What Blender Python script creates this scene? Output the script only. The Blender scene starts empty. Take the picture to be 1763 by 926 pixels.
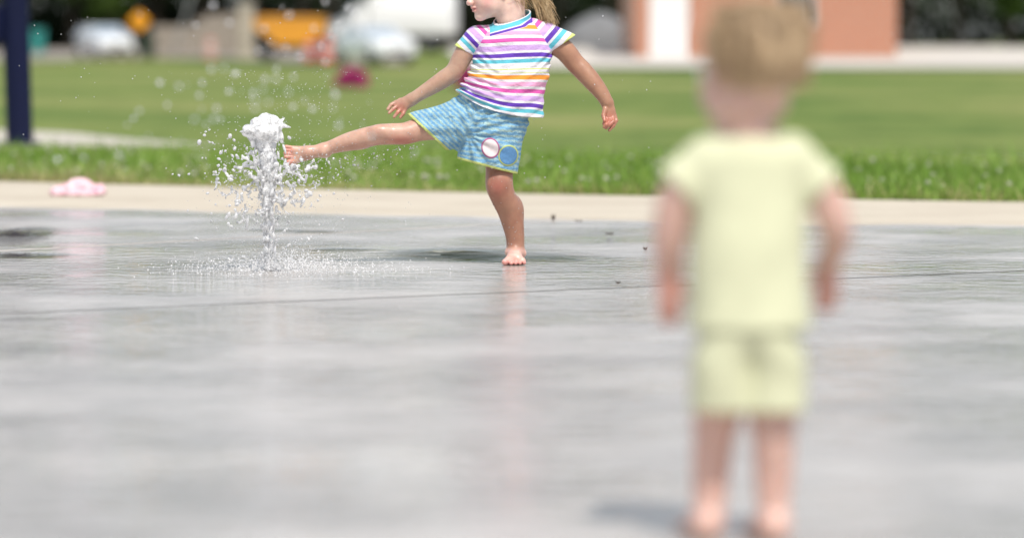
import bpy, math, random
import numpy as np
from mathutils import Vector, Matrix
random.seed(7)
RS = np.random.RandomState(7)
scene = bpy.context.scene
COL = scene.collection

# ------------------------------------------------------------------ camera
CAMH = 0.77
FPX = 6667.0
HZ = 78.0
cam_d = bpy.data.cameras.new("camera")
cam = bpy.data.objects.new("camera", cam_d)
COL.objects.link(cam)
scene.camera = cam
cam.location = (0, 0, CAMH)
cam.rotation_euler = (math.radians(90) - math.atan((253 - HZ) / FPX), 0, 0)
cam_d.sensor_width = 36
cam_d.lens = FPX / 1763 * 36
cam_d.shift_x = 281.5 / 1763
cam_d.shift_y = -210 / 1763
cam_d.clip_start = 0.1
cam_d.clip_end = 6000
cam_d.dof.use_dof = True
cam_d.dof.focus_distance = 13.46
cam_d.dof.aperture_fstop = 1.9
cam_d.dof.aperture_blades = 0

# ------------------------------------------------------------------ light
SUN_EL = math.radians(59)
TOSUN_H = Vector((0.30, -0.95)).normalized()
world = bpy.data.worlds.new("World")
scene.world = world
world.use_nodes = True
wn = world.node_tree.nodes
wn.clear()
sky = wn.new("ShaderNodeTexSky")
sky.sky_type = 'NISHITA'
sky.sun_disc = False
sky.sun_elevation = SUN_EL
sky.sun_rotation = math.atan2(TOSUN_H.x, TOSUN_H.y)
sky.air_density = 1.0
sky.dust_density = 1.6
sky.ozone_density = 1.0
bg = wn.new("ShaderNodeBackground")
bg.inputs[1].default_value = 0.135
wo = wn.new("ShaderNodeOutputWorld")
tcw = wn.new("ShaderNodeTexCoord")
mpw = wn.new("ShaderNodeMapping"); mpw.inputs["Scale"].default_value = (1, 1, 3.2)
ncl = wn.new("ShaderNodeTexNoise"); ncl.inputs["Scale"].default_value = 2.3; ncl.inputs["Detail"].default_value = 6; ncl.inputs["Roughness"].default_value = 0.6
rcl = wn.new("ShaderNodeValToRGB"); rcl.color_ramp.elements[0].position = 0.42; rcl.color_ramp.elements[1].position = 0.63
mcl = wn.new("ShaderNodeMix"); mcl.data_type = 'RGBA'
mcl.inputs[7].default_value = (9.6, 10.0, 10.7, 1)
wl_ = world.node_tree.links
wl_.new(tcw.outputs["Generated"], mpw.inputs[0]); wl_.new(mpw.outputs[0], ncl.inputs["Vector"]); wl_.new(ncl.outputs[0], rcl.inputs[0])
wl_.new(rcl.outputs[0], mcl.inputs[0]); wl_.new(sky.outputs[0], mcl.inputs[6]); wl_.new(mcl.outputs[2], bg.inputs[0])
world.node_tree.links.new(bg.outputs[0], wo.inputs[0])
sun_d = bpy.data.lights.new("sun", 'SUN')
sun_d.energy = 5.0
sun_d.angle = math.radians(0.53)
sun_d.color = (1.0, 0.95, 0.88)
sun = bpy.data.objects.new("sun", sun_d)
COL.objects.link(sun)
tosun = Vector((TOSUN_H.x * math.cos(SUN_EL), TOSUN_H.y * math.cos(SUN_EL), math.sin(SUN_EL)))
sun.rotation_euler = (-tosun).to_track_quat('-Z', 'Y').to_euler()
scene.view_settings.view_transform = 'Standard'
scene.view_settings.look = 'None'
scene.view_settings.gamma = 1
scene.view_settings.exposure = -0.32
scene.cycles.use_denoising = True
scene.cycles.max_bounces = 12
scene.cycles.transmission_bounces = 10
scene.cycles.caustics_reflective = False
scene.cycles.caustics_refractive = False
scene.cycles.sample_clamp_indirect = 6
scene.cycles.use_adaptive_sampling = False

# ------------------------------------------------------------------ helpers
def lin(c):
    c = c / 255.0
    return c / 12.92 if c <= 0.04045 else ((c + 0.055) / 1.055) ** 2.4

def rgb(r, g, b):
    return (lin(r), lin(g), lin(b), 1.0)

def P(px, py, Y):
    """point at distance Y seen towards this bearing (metres)"""
    return np.array(((px - 600.0) / FPX * Y, Y, CAMH - (py - HZ) / FPX * Y))

def ground(px, py):
    Y = FPX * CAMH / (py - HZ)
    return ((px - 600.0) / FPX * Y, Y)

def link(o, parent=None):
    COL.objects.link(o)
    if parent is not None:
        o.parent = parent
    return o

def tag(o, label=None, cat=None, group=None, kind=None):
    if label: o["label"] = label
    if cat: o["category"] = cat
    if group: o["group"] = group
    if kind: o["kind"] = kind
    return o

def empty(name, loc=(0, 0, 0), rz=0.0):
    o = bpy.data.objects.new(name, None)
    o.location = loc
    o.rotation_euler = (0, 0, rz)
    o.empty_display_size = 0.1
    return link(o)

def mesh_np(name, verts, faces, mat=None, smooth=True, parent=None, attrs=None, cols=None):
    """verts (n,3); faces (m,k) same arity"""
    me = bpy.data.meshes.new(name)
    verts = np.asarray(verts, dtype=np.float32)
    faces = np.asarray(faces, dtype=np.int32)
    m, k = faces.shape
    me.vertices.add(len(verts))
    me.vertices.foreach_set("co", verts.ravel())
    me.loops.add(m * k)
    me.loops.foreach_set("vertex_index", faces.ravel())
    me.polygons.add(m)
    me.polygons.foreach_set("loop_start", np.arange(0, m * k, k, dtype=np.int32))
    me.update(calc_edges=True)
    me.polygons.foreach_set("use_smooth", np.full(m, smooth, dtype=bool))
    if attrs:
        for an, av in attrs.items():
            a = me.attributes.new(an, 'FLOAT', 'POINT')
            a.data.foreach_set("value", np.asarray(av, dtype=np.float32))
    if cols:
        for an, av in cols.items():
            a = me.attributes.new(an, 'FLOAT_COLOR', 'POINT')
            av = np.asarray(av, dtype=np.float32)
            if av.shape[1] == 3:
                av = np.hstack([av, np.ones((len(av), 1), np.float32)])
            a.data.foreach_set("color", av.ravel())
    me.validate()
    if mat: me.materials.append(mat)
    return link(bpy.data.objects.new(name, me), parent)

def mesh_py(name, verts, faces, mat=None, smooth=False, parent=None):
    me = bpy.data.meshes.new(name)
    me.from_pydata([tuple(map(float, v)) for v in verts], [], [list(map(int, f)) for f in faces])
    me.update()
    if smooth:
        for p in me.polygons: p.use_smooth = True
    if mat: me.materials.append(mat)
    return link(bpy.data.objects.new(name, me), parent)

class MB:
    """collects boxes, tubes, lathes into one mesh"""
    def __init__(s): s.v = []; s.f = []
    def add(s, v, f):
        n = len(s.v); s.v += [tuple(map(float, p)) for p in v]; s.f += [[i + n for i in q] for q in f]
    def box(s, x0, x1, y0, y1, z0, z1, b=0.0):
        if b <= 0:
            s.add([(x0,y0,z0),(x1,y0,z0),(x1,y1,z0),(x0,y1,z0),(x0,y0,z1),(x1,y0,z1),(x1,y1,z1),(x0,y1,z1)],
                  [(0,3,2,1),(4,5,6,7),(0,1,5,4),(1,2,6,5),(2,3,7,6),(3,0,4,7)])
        else:
            def ring(z, i):
                a0, a1, c0, c1 = x0+i, x1-i, y0+i, y1-i
                return [(a0+b,c0,z),(a1-b,c0,z),(a1,c0+b,z),(a1,c1-b,z),(a1-b,c1,z),(a0+b,c1,z),(a0,c1-b,z),(a0,c0+b,z)]
            v = ring(z0, b*.6) + ring(z0+b, 0) + ring(z1-b, 0) + ring(z1, b*.6)
            f = [tuple(range(7,-1,-1)), tuple(range(24,32))]
            for k in range(3):
                for i in range(8):
                    j = (i+1) % 8
                    f.append((k*8+i, k*8+j, k*8+8+j, k*8+8+i))
            s.add(v, f)
    def tube(s, pts, rad, n=8, cap=True):
        pts = [Vector(p) for p in pts]
        rad = rad if hasattr(rad, '__len__') else [rad]*len(pts)
        v = []; f = []
        for i, p in enumerate(pts):
            d = (pts[min(i+1, len(pts)-1)] - pts[max(i-1, 0)]).normalized()
            a = d.cross(Vector((0,0,1)))
            if a.length < 1e-3: a = d.cross(Vector((1,0,0)))
            a.normalize(); b = d.cross(a)
            for k in range(n):
                t = 2*math.pi*k/n
                v.append(p + (a*math.cos(t) + b*math.sin(t))*rad[i])
        for i in range(len(pts)-1):
            for k in range(n):
                j = (k+1) % n
                f.append((i*n+k, i*n+j, (i+1)*n+j, (i+1)*n+k))
        if cap:
            f.append(tuple(range(n-1,-1,-1))); f.append(tuple(range((len(pts)-1)*n, len(pts)*n)))
        s.add(v, f)
    def lathe(s, prof, c=(0,0,0), n=20, axis='z'):
        v = []; f = []
        for r, h in prof:
            for k in range(n):
                t = 2*math.pi*k/n
                if axis == 'z': v.append((c[0]+r*math.cos(t), c[1]+r*math.sin(t), c[2]+h))
                elif axis == 'y': v.append((c[0]+r*math.cos(t), c[1]+h, c[2]+r*math.sin(t)))
                else: v.append((c[0]+h, c[1]+r*math.cos(t), c[2]+r*math.sin(t)))
        for i in range(len(prof)-1):
            for k in range(n):
                j = (k+1) % n
                f.append((i*n+k, i*n+j, (i+1)*n+j, (i+1)*n+k))
        f.append(tuple(range(n-1,-1,-1))); f.append(tuple(range((len(prof)-1)*n, len(prof)*n)))
        s.add(v, f)
    def prism(s, poly, y0, y1):
        """polygon in xz, extruded along y"""
        n = len(poly)
        v = [(x, y0, z) for x, z in poly] + [(x, y1, z) for x, z in poly]
        f = [tuple(range(n)), tuple(range(2*n-1, n-1, -1))]
        for i in range(n):
            j = (i+1) % n
            f.append((i, i+n, j+n, j))
        s.add(v, f)
    def build(s, name, mat, parent=None, smooth=False):
        o = mesh_py(name, s.v, s.f, mat, smooth, parent)
        if smooth:
            o.data.set_sharp_from_angle(angle=math.radians(40))
        return o

# ---- materials
def new_mat(name):
    m = bpy.data.materials.new(name); m.use_nodes = True
    nt = m.node_tree
    return m, nt, nt.nodes["Principled BSDF"]

def N(nt, typ, **kw):
    n = nt.nodes.new(typ)
    for k, v in kw.items(): setattr(n, k, v)
    return n

def noise(nt, scale, detail=3, rough=0.55, coord='Object', mapping=None):
    tc = N(nt, "ShaderNodeTexCoord")
    nz = N(nt, "ShaderNodeTexNoise")
    nz.inputs["Scale"].default_value = scale
    nz.inputs["Detail"].default_value = detail
    nz.inputs["Roughness"].default_value = rough
    if mapping:
        mp = N(nt, "ShaderNodeMapping")
        mp.inputs["Scale"].default_value = mapping
        nt.links.new(tc.outputs[coord], mp.inputs[0])
        nt.links.new(mp.outputs[0], nz.inputs["Vector"])
    else:
        nt.links.new(tc.outputs[coord], nz.inputs["Vector"])
    return nz

def ramp(nt, src, stops, interp='LINEAR'):
    r = N(nt, "ShaderNodeValToRGB")
    r.color_ramp.interpolation = interp
    el = r.color_ramp.elements
    while len(el) > 1: el.remove(el[-1])
    el[0].position = stops[0][0]; el[0].color = stops[0][1]
    for p, c in stops[1:]:
        e = el.new(p); e.color = c
    nt.links.new(src, r.inputs[0])
    return r

def bump(nt, src, strength, dist=0.01, normal=None):
    b = N(nt, "ShaderNodeBump")
    b.inputs["Strength"].default_value = strength
    b.inputs["Distance"].default_value = dist
    nt.links.new(src, b.inputs["Height"])
    if normal is not None: nt.links.new(normal, b.inputs["Normal"])
    return b

def mixc(nt, fac, a, b, mode='MIX'):
    m = N(nt, "ShaderNodeMix", data_type='RGBA', blend_type=mode)
    def put(sock, v):
        if hasattr(v, 'is_output') or isinstance(v, bpy.types.NodeSocket): nt.links.new(v, sock)
        else: sock.default_value = v
    put(m.inputs[0], fac); put(m.inputs[6], a); put(m.inputs[7], b)
    return m.outputs[2]

def simple(name, col, rough=0.6, metal=0.0, var=0.12, scale=8.0, bmp=0.0, spec=0.5, coat=0.0):
    m, nt, b = new_mat(name)
    nz = noise(nt, scale, 4)
    c2 = tuple(max(0, x * (1 - var)) for x in col[:3]) + (1,)
    c1 = tuple(min(1, x * (1 + var)) for x in col[:3]) + (1,)
    r = ramp(nt, nz.outputs[0], [(0.3, c2), (0.7, c1)])
    nt.links.new(r.outputs[0], b.inputs["Base Color"])
    b.inputs["Roughness"].default_value = rough
    b.inputs["Metallic"].default_value = metal
    b.inputs["Specular IOR Level"].default_value = spec
    b.inputs["Coat Weight"].default_value = coat
    if bmp:
        bp = bump(nt, nz.outputs[0], bmp)
        nt.links.new(bp.outputs[0], b.inputs["Normal"])
    return m

# ---- distance-field modeller: smooth unions meshed by surface nets
def surface_nets(F, lo, h):
    S = F < 0
    nx, ny, nz = F.shape
    a = S[:-1, :-1, :-1]
    allv = a.copy(); anyv = a.copy()
    for i in (0, 1):
        for j in (0, 1):
            for k in (0, 1):
                c = S[i:nx-1+i, j:ny-1+j, k:nz-1+k]
                allv &= c; anyv |= c
    act = anyv & ~allv
    I, J, K = np.nonzero(act)
    idx = np.full(act.shape, -1, dtype=np.int32)
    idx[I, J, K] = np.arange(len(I), dtype=np.int32)
    corner = [(i, j, k) for i in (0, 1) for j in (0, 1) for k in (0, 1)]
    val = {c: F[I+c[0], J+c[1], K+c[2]].astype(np.float64) for c in corner}
    acc = np.zeros((len(I), 3)); cnt = np.zeros(len(I))
    for c in corner:
        for ax in range(3):
            if c[ax] == 0:
                d = list(c); d[ax] = 1; d = tuple(d)
                v0, v1 = val[c], val[d]
                x = (v0 < 0) != (v1 < 0)
                t = np.where(x, v0 / np.where(x, v0 - v1, 1), 0)
                p = np.tile(np.array(c, float), (len(I), 1)); p[:, ax] += t
                acc += p * x[:, None]; cnt += x
    V = acc / cnt[:, None] + np.stack([I, J, K], 1)
    V = V * h + np.array(lo)
    faces = []
    for ax in range(3):
        sl0 = [slice(None)] * 3; sl1 = [slice(None)] * 3
        sl0[ax] = slice(0, -1); sl1[ax] = slice(1, None)
        s0 = S[tuple(sl0)]; s1 = S[tuple(sl1)]
        ch = s0 != s1
        o1, o2 = [(1, 2), (2, 0), (0, 1)][ax]
        E = np.array(np.nonzero(ch))
        ok = (E[o1] > 0) & (E[o2] > 0) & (E[o1] < F.shape[o1]-1) & (E[o2] < F.shape[o2]-1)
        E = E[:, ok]
        ins = s0[tuple(E)]
        def cell(d1, d2):
            q = [E[0].copy(), E[1].copy(), E[2].copy()]
            q[o1] = q[o1] + d1; q[o2] = q[o2] + d2
            return idx[tuple(q)]
        q = np.stack([cell(-1, -1), cell(0, -1), cell(0, 0), cell(-1, 0)], 1)
        q[~ins] = q[~ins][:, ::-1]
        faces.append(q)
    return V, np.concatenate(faces)

class Field:
    def __init__(s, lo, hi, h):
        s.lo = np.array(lo, float); s.h = h
        n = np.ceil((np.array(hi) - s.lo) / h).astype(int) + 1
        s.ax = [s.lo[i] + h * np.arange(n[i]) for i in range(3)]
        s.F = np.full(tuple(n), 9.0, dtype=np.float32)
    def region(s, lo, hi):
        sl = []
        for i in range(3):
            a = int(np.floor((lo[i] - s.lo[i]) / s.h)); b = int(np.ceil((hi[i] - s.lo[i]) / s.h)) + 1
            sl.append(slice(max(a, 0), max(min(b, len(s.ax[i])), 0)))
        X = s.ax[0][sl[0]][:, None, None]; Y = s.ax[1][sl[1]][None, :, None]; Z = s.ax[2][sl[2]][None, None, :]
        return tuple(sl), X, Y, Z
    def put(s, sl, d, k, sub=False):
        F = s.F[sl]
        if F.size == 0: return
        if sub:
            a, b = F, -d
            hh = np.maximum(k - np.abs(a - b), 0) / max(k, 1e-6)
            s.F[sl] = np.maximum(a, b) + hh * hh * k * .25
        else:
            hh = np.maximum(k - np.abs(F - d), 0) / max(k, 1e-6)
            s.F[sl] = np.minimum(F, d) - hh * hh * k * .25
    def cone(s, a, b, ra, rb, k=0.01, sy=1.0, sub=False, disp=None, ret=False, cut=None):
        a = np.array(a, float); b = np.array(b, float)
        m = k + 3 * s.h
        R = max(ra, rb)
        ey = R * max(sy, 1.0)
        lo = np.minimum(a, b) - np.array([R, ey, R]) - m; hi = np.maximum(a, b) + np.array([R, ey, R]) + m
        sl, X, Y, Z = s.region(lo, hi)
        ba = b - a
        # squash depth about the axis
        baq = ba.copy()
        yax = a[1]
        L2 = ba[0]**2 + ba[2]**2 + ba[1]**2 + 1e-12
        t = np.clip(((X - a[0]) * ba[0] + (Y - a[1]) * ba[1] + (Z - a[2]) * ba[2]) / L2, 0, 1)
        dx = X - (a[0] + ba[0] * t); dy = (Y - (a[1] + ba[1] * t)) / sy; dz = Z - (a[2] + ba[2] * t)
        d = (np.sqrt(dx*dx + dy*dy + dz*dz) - (ra + (rb - ra) * t)) * min(1, sy)
        if disp is not None: d = d + disp(X, Y, Z)
        if cut is not None: d = np.maximum(d, cut(X, Y, Z))
        s.put(sl, d.astype(np.float32), k, sub)
    def ell(s, c, r, k=0.01, R=None, sub=False, disp=None):
        c = np.array(c, float); r = np.array(r, float)
        m = k + 3 * s.h + r.max()
        sl, X, Y, Z = s.region(c - m, c + m)
        dx, dy, dz = X - c[0], Y - c[1], Z - c[2]
        if R is not None:   # rows of R = local axes
            u = dx*R[0][0] + dy*R[0][1] + dz*R[0][2]
            v = dx*R[1][0] + dy*R[1][1] + dz*R[1][2]
            w = dx*R[2][0] + dy*R[2][1] + dz*R[2][2]
        else: u, v, w = dx, dy, dz
        q = np.sqrt((u/r[0])**2 + (v/r[1])**2 + (w/r[2])**2)
        g = np.sqrt((u/r[0]**2)**2 + (v/r[1]**2)**2 + (w/r[2]**2)**2) + 1e-9
        d = q * (q - 1) / g
        if disp is not None: d = d + disp(X, Y, Z)
        s.put(sl, d.astype(np.float32), k, sub)
    def loft(s, prof, k=0.01, e=2.3, disp=None, cut=None, sub=False):
        """prof rows: z, cx, cy, halfw, halfd (z ascending)"""
        prof = np.array(sorted(prof, key=lambda r: r[0]), float)
        z0, z1 = prof[0, 0], prof[-1, 0]
        m = k + 3 * s.h
        lo = ((prof[:, 1] - prof[:, 3]).min() - m, (prof[:, 2] - prof[:, 4]).min() - m, z0 - m)
        hi = ((prof[:, 1] + prof[:, 3]).max() + m, (prof[:, 2] + prof[:, 4]).max() + m, z1 + m)
        sl, X, Y, Z = s.region(lo, hi)
        z = np.clip(Z.ravel(), z0, z1)
        cx, cy, w, dd = [np.interp(z, prof[:, 0], prof[:, i])[None, None, :] for i in (1, 2, 3, 4)]
        q = (np.abs((X - cx) / w)**e + np.abs((Y - cy) / dd)**e)**(1/e)
        d = (q - 1) * np.minimum(w, dd)
        d = np.maximum(d, np.maximum(z0 - Z, Z - z1))
        if disp is not None: d = d + disp(X, Y, Z)
        if cut is not None: d = np.maximum(d, cut(X, Y, Z))
        s.put(sl, d.astype(np.float32), k, sub)
    def mesh(s):
        return surface_nets(s.F, s.lo, s.h)

def chain(F, pts, k=0.012, sy=1.0, n=7):
    """smooth tapered limb through a list of (point, radius)"""
    A = np.array([list(p) + [r] for p, r in pts], float)
    A = np.vstack([2*A[0]-A[1], A, 2*A[-1]-A[-2]])
    C = []
    for i in range(1, len(A)-2):
        for t in np.arange(n)/n:
            C.append(0.5*((2*A[i]) + (-A[i-1]+A[i+1])*t + (2*A[i-1]-5*A[i]+4*A[i+1]-A[i+2])*t*t + (-A[i-1]+3*A[i]-3*A[i+1]+A[i+2])*t**3))
    C.append(A[-2]); C = np.array(C)
    m = k + 3*F.h; R = C[:, 3].max()
    sl, X, Y, Z = F.region((C[:, :3]-R-m).min(0), (C[:, :3]+R+m).max(0))
    D = np.full(F.F[sl].shape, 9.0, np.float32)
    T = Field.__new__(Field); T.h = F.h; T.F = D; T.ax = [X.ravel(), Y.ravel(), Z.ravel()]; T.lo = np.array([a[0] for a in T.ax])
    for a, b in zip(C[:-1], C[1:]): T.cone(a[:3], b[:3], a[3], b[3], 0.0015, sy)
    F.put(sl, T.F, k)

def wob(X, Y, Z, f, seed=0):
    """cheap smooth pseudo-noise, about -1..1"""
    r = np.random.RandomState(seed)
    out = 0
    for i in range(5):
        k = r.normal(size=3); k = k / np.linalg.norm(k) * f * (0.6 + 0.9 * r.rand())
        out = out + np.sin(X*k[0] + Y*k[1] + Z*k[2] + r.rand()*6.28)
    return out / 2.6

# ------------------------------------------------------------------ ground materials
def grass_edge(X):   # far rim of the concrete, metres
    return 20.62 - 0.60 * X + 0.035 * X * X
def wet_edge(X):
    return 17.46 - 0.50 * X + 0.04 * X * X

m_lawn, nt, b = new_mat("lawn_turf")
n1 = noise(nt, 0.14, 4, 0.62, mapping=(1, 0.5, 1)); n2 = noise(nt, 2.2, 5, 0.7, mapping=(1, 0.35, 1))
r1 = ramp(nt, n1.outputs[0], [(0.36, (0.085, 0.145, 0.026, 1)), (0.50, (0.160, 0.205, 0.050, 1)), (0.64, (0.265, 0.262, 0.095, 1))])
r2 = ramp(nt, n2.outputs[0], [(0.35, (0.78, 0.82, 0.75, 1)), (0.65, (1.1, 1.1, 1.1, 1))])
nt.links.new(mixc(nt, 1.0, r1.outputs[0], r2.outputs[0], 'MULTIPLY'), b.inputs["Base Color"])
b.inputs["Roughness"].default_value = 0.9
b.inputs["Specular IOR Level"].default_value = 0.15
bp = bump(nt, n2.outputs[0], 0.5, 0.05); nt.links.new(bp.outputs[0], b.inputs["Normal"])

# concrete that is wet near the camera and dry towards its rim
m_pad, nt, b = new_mat("splash_concrete")
geo = N(nt, "ShaderNodeNewGeometry")
sep = N(nt, "ShaderNodeSeparateXYZ"); nt.links.new(geo.outputs["Position"], sep.inputs[0])
def math_n(nt, op, a, bb=None, clamp=False):
    m = N(nt, "ShaderNodeMath", operation=op); m.use_clamp = clamp
    for i, v in enumerate((a, bb)):
        if v is None: continue
        if isinstance(v, bpy.types.NodeSocket): nt.links.new(v, m.inputs[i])
        else: m.inputs[i].default_value = v
    return m.outputs[0]
xx = sep.outputs[0]; yy = sep.outputs[1]
edge = math_n(nt, 'ADD', math_n(nt, 'MULTIPLY', xx, -0.50), 17.50)
edge = math_n(nt, 'ADD', edge, math_n(nt, 'MULTIPLY', math_n(nt, 'MULTIPLY', xx, xx), 0.04))
ne = noise(nt, 0.9, 4, 0.6)
edge = math_n(nt, 'ADD', edge, math_n(nt, 'MULTIPLY', math_n(nt, 'SUBTRACT', ne.outputs[0], 0.5), 1.1))
wet = math_n(nt, 'MULTIPLY', math_n(nt, 'SUBTRACT', edge, yy), 3.0, False)
wet = math_n(nt, 'ADD', wet, 0.5, True)
ncc = noise(nt, 1.3, 5, 0.65); ncf = noise(nt, 90, 3, 0.7)
dry = ramp(nt, ncc.outputs[0], [(0.3, (0.50, 0.44, 0.35, 1)), (0.7, (0.60, 0.54, 0.44, 1))])
wetc = ramp(nt, ncc.outputs[0], [(0.34, (0.35, 0.325, 0.30, 1)), (0.66, (0.58, 0.54, 0.50, 1))])
fine = ramp(nt, ncf.outputs[0], [(0.3, (0.86, 0.86, 0.86, 1)), (0.7, (1.08, 1.08, 1.08, 1))])
cc = mixc(nt, wet, dry.outputs[0], wetc.outputs[0])
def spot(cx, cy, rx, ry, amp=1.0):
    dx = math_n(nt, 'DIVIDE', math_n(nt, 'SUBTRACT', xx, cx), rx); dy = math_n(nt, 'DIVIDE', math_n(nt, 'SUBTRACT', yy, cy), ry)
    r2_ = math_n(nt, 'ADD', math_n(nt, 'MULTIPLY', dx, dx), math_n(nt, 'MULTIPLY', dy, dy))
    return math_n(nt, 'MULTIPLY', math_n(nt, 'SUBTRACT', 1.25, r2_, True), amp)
calm_shade = None  # still water, with the girl's shadow and the pole's reflection painted in
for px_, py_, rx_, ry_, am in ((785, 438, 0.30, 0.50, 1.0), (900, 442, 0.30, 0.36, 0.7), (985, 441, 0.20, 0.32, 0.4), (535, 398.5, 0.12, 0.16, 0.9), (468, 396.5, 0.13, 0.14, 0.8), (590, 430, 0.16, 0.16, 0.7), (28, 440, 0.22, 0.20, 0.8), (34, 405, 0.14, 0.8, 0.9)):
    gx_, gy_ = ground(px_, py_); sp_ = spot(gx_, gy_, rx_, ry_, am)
    calm_shade = sp_ if calm_shade is None else math_n(nt, 'MAXIMUM', calm_shade, sp_)
n_calm_shade = noise(nt, 5.0, 5, 0.65, mapping=(1, 1, 1))
r_calm_shade = ramp(nt, n_calm_shade.outputs[0], [(0.32, (0, 0, 0, 1)), (0.42, (1, 1, 1, 1))])
calm_shade = math_n(nt, 'MULTIPLY', calm_shade, r_calm_shade.outputs[0])
cc = mixc(nt, math_n(nt, 'MULTIPLY', calm_shade, 0.95), cc, (0.085, 0.064, 0.045, 1))  # cast shadow and pole reflection put into the concrete as dark brown
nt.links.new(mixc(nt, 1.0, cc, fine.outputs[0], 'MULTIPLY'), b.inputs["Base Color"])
# patches where the film is thin read rougher
npt = noise(nt, 0.8, 4, 0.6, mapping=(1, 1, 1))
rw = ramp(nt, npt.outputs[0], [(0.40, (0.06, 0.06, 0.06, 1)), (0.62, (0.24, 0.24, 0.24, 1))])
rw = ramp(nt, npt.outputs[0], [(0.40, (0.05, 0.05, 0.05, 1)), (0.62, (0.22, 0.22, 0.22, 1))])
nt.links.new(mixc(nt, wet, (0.85, 0.85, 0.85, 1), rw.outputs[0]), b.inputs["Roughness"])
nt.links.new(mixc(nt, wet, (0.2, 0.2, 0.2, 1), (0.5, 0.5, 0.5, 1)), b.inputs["Specular IOR Level"])
b.inputs["IOR"].default_value = 1.36
nb = noise(nt, 9.0, 4, 0.6, mapping=(1, 1.0, 1)); nb2 = noise(nt, 38.0, 2, 0.5)
hsum = math_n(nt, 'ADD', nb.outputs[0], math_n(nt, 'MULTIPLY', nb2.outputs[0], 0.14))
hs2 = math_n(nt, 'MULTIPLY', hsum, math_n(nt, 'SUBTRACT', 1.0, math_n(nt, 'MULTIPLY', calm_shade, 0.93)))
bp = bump(nt, hs2, 0.85, 0.014); nt.links.new(bp.outputs[0], b.inputs["Normal"])

m_joint = simple("joint_sealant", (0.11, 0.10, 0.09), 0.5, var=0.2)
m_soil = simple("damp_soil", (0.09, 0.07, 0.045), 0.9, var=0.3, bmp=0.4)
m_path = simple("path_concrete", (0.50, 0.46, 0.39), 0.85, var=0.08, scale=1.5, bmp=0.1)
m_road = simple("dusty_road", (0.30, 0.27, 0.235), 0.9, var=0.12, scale=0.3)
m_fore = simple("forecourt_concrete", (0.56, 0.52, 0.46), 0.85, var=0.08, scale=0.3)

# ------------------------------------------------------------------ ground
def sheet(name, pts, z, mat):
    o = mesh_py(name, [(x, y, z) for x, y in pts], [list(range(len(pts)))], mat)
    return tag(o, kind='structure')

# lawn: one sheet to the horizon, gently rolling past the play area
xs = np.concatenate([np.linspace(-2500, -80, 14), np.linspace(-70, 70, 71), np.linspace(80, 2500, 14)])
ys = np.concatenate([np.linspace(-400, -12, 8), np.linspace(-8, 240, 125), np.linspace(260, 3500, 18)])
GX, GY = np.meshgrid(xs, ys, indexing='ij')
roll = np.clip((GY - 36) / 25, 0, 1) * np.clip((125 - GY) / 20, 0, 1)
GZ = -0.014 + roll * 0.10 * (np.sin(GX * 0.23 + GY * 0.05) * np.sin(GY * 0.081 + 1) * 0.6)
nxs, nys = GX.shape
ii, jj = np.meshgrid(np.arange(nxs-1), np.arange(nys-1), indexing='ij')
q = (ii * nys + jj).ravel()
fc = np.stack([q, q + nys, q + nys + 1, q + 1], 1)
o = mesh_np("ground", np.stack([GX.ravel(), GY.ravel(), GZ.ravel()], 1), fc, m_lawn, True)
tag(o, kind='structure')

def clip_poly(poly, p, n):
    out = []
    for i in range(len(poly)):
        a = poly[i]; c = poly[(i+1) % len(poly)]
        da = (a[0]-p[0])*n[0] + (a[1]-p[1])*n[1]; dc = (c[0]-p[0])*n[0] + (c[1]-p[1])*n[1]
        if da >= 0: out.append(a)
        if (da >= 0) != (dc >= 0):
            t = da / (da - dc)
            out.append((a[0] + (c[0]-a[0])*t, a[1] + (c[1]-a[1])*t))
    return out
def slab(poly, name, mat, parent, top=0.0, thick=0.09, bev=0.006):
    n = len(poly)
    v = [(x, y, top - thick) for x, y in poly] + [(x, y, top - bev) for x, y in poly]
    # inset ring for the tooled edge
    ins = []
    for i in range(n):
        a, c, d = np.array(poly[i-1]), np.array(poly[i]), np.array(poly[(i+1) % n])
        e1 = (c - a) / (np.linalg.norm(c - a) + 1e-9); e2 = (d - c) / (np.linalg.norm(d - c) + 1e-9)
        n1 = np.array((-e1[1], e1[0])); n2 = np.array((-e2[1], e2[0]))
        m = n1 + n2; m = m / (np.linalg.norm(m) + 1e-9)
        ins.append(c + m * bev)
    v += [(x, y, top) for x, y in ins]
    f = [list(range(2*n, 3*n))]
    for i in range(n):
        j = (i+1) % n
        f.append((i, j, n+j, n+i)); f.append((n+i, n+j, 2*n+j, 2*n+i))
    return mesh_py(name, v, f, mat, False, parent)

pad = tag(empty("splash_pad", (0, 0, 0)), "round concrete splash pad, wet and reflecting the sky, that the girl and the water jet stand on", kind='structure')
XS = np.linspace(-24, 24, 49)
outer = [(x, wet_edge(x) + 0.42) for x in XS][::-1]
padpoly = [(-24, -8), (24, -8)] + outer
jx, jy = ground(0, 432); kx, ky = ground(370, 412)
l1 = ((jx, jy), (kx - jx, ky - jy))
jx2, jy2 = ground(1010, 498); kx2, ky2 = ground(1130, 493)
l2 = ((jx2, jy2), (kx2 - jx2, ky2 - jy2))
def side(l, s, gap=0.006):
    (p, d) = l; L = math.hypot(*d); n = (-d[1]/L*s, d[0]/L*s)
    return (p[0] + n[0]*gap, p[1] + n[1]*gap), n
def addpieces(poly, name, lines, parent):
    pieces = [poly]
    for l in lines:
        nxt = []
        for pc in pieces:
            for s in (1, -1):
                p, n = side(l, s, 0.026 if l is l1 else 0.009); r = clip_poly(pc, p, n)
                if len(r) >= 3: nxt.append(r)
        pieces = nxt
    for pc in pieces: slab(pc, name, m_pad, parent)
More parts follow.
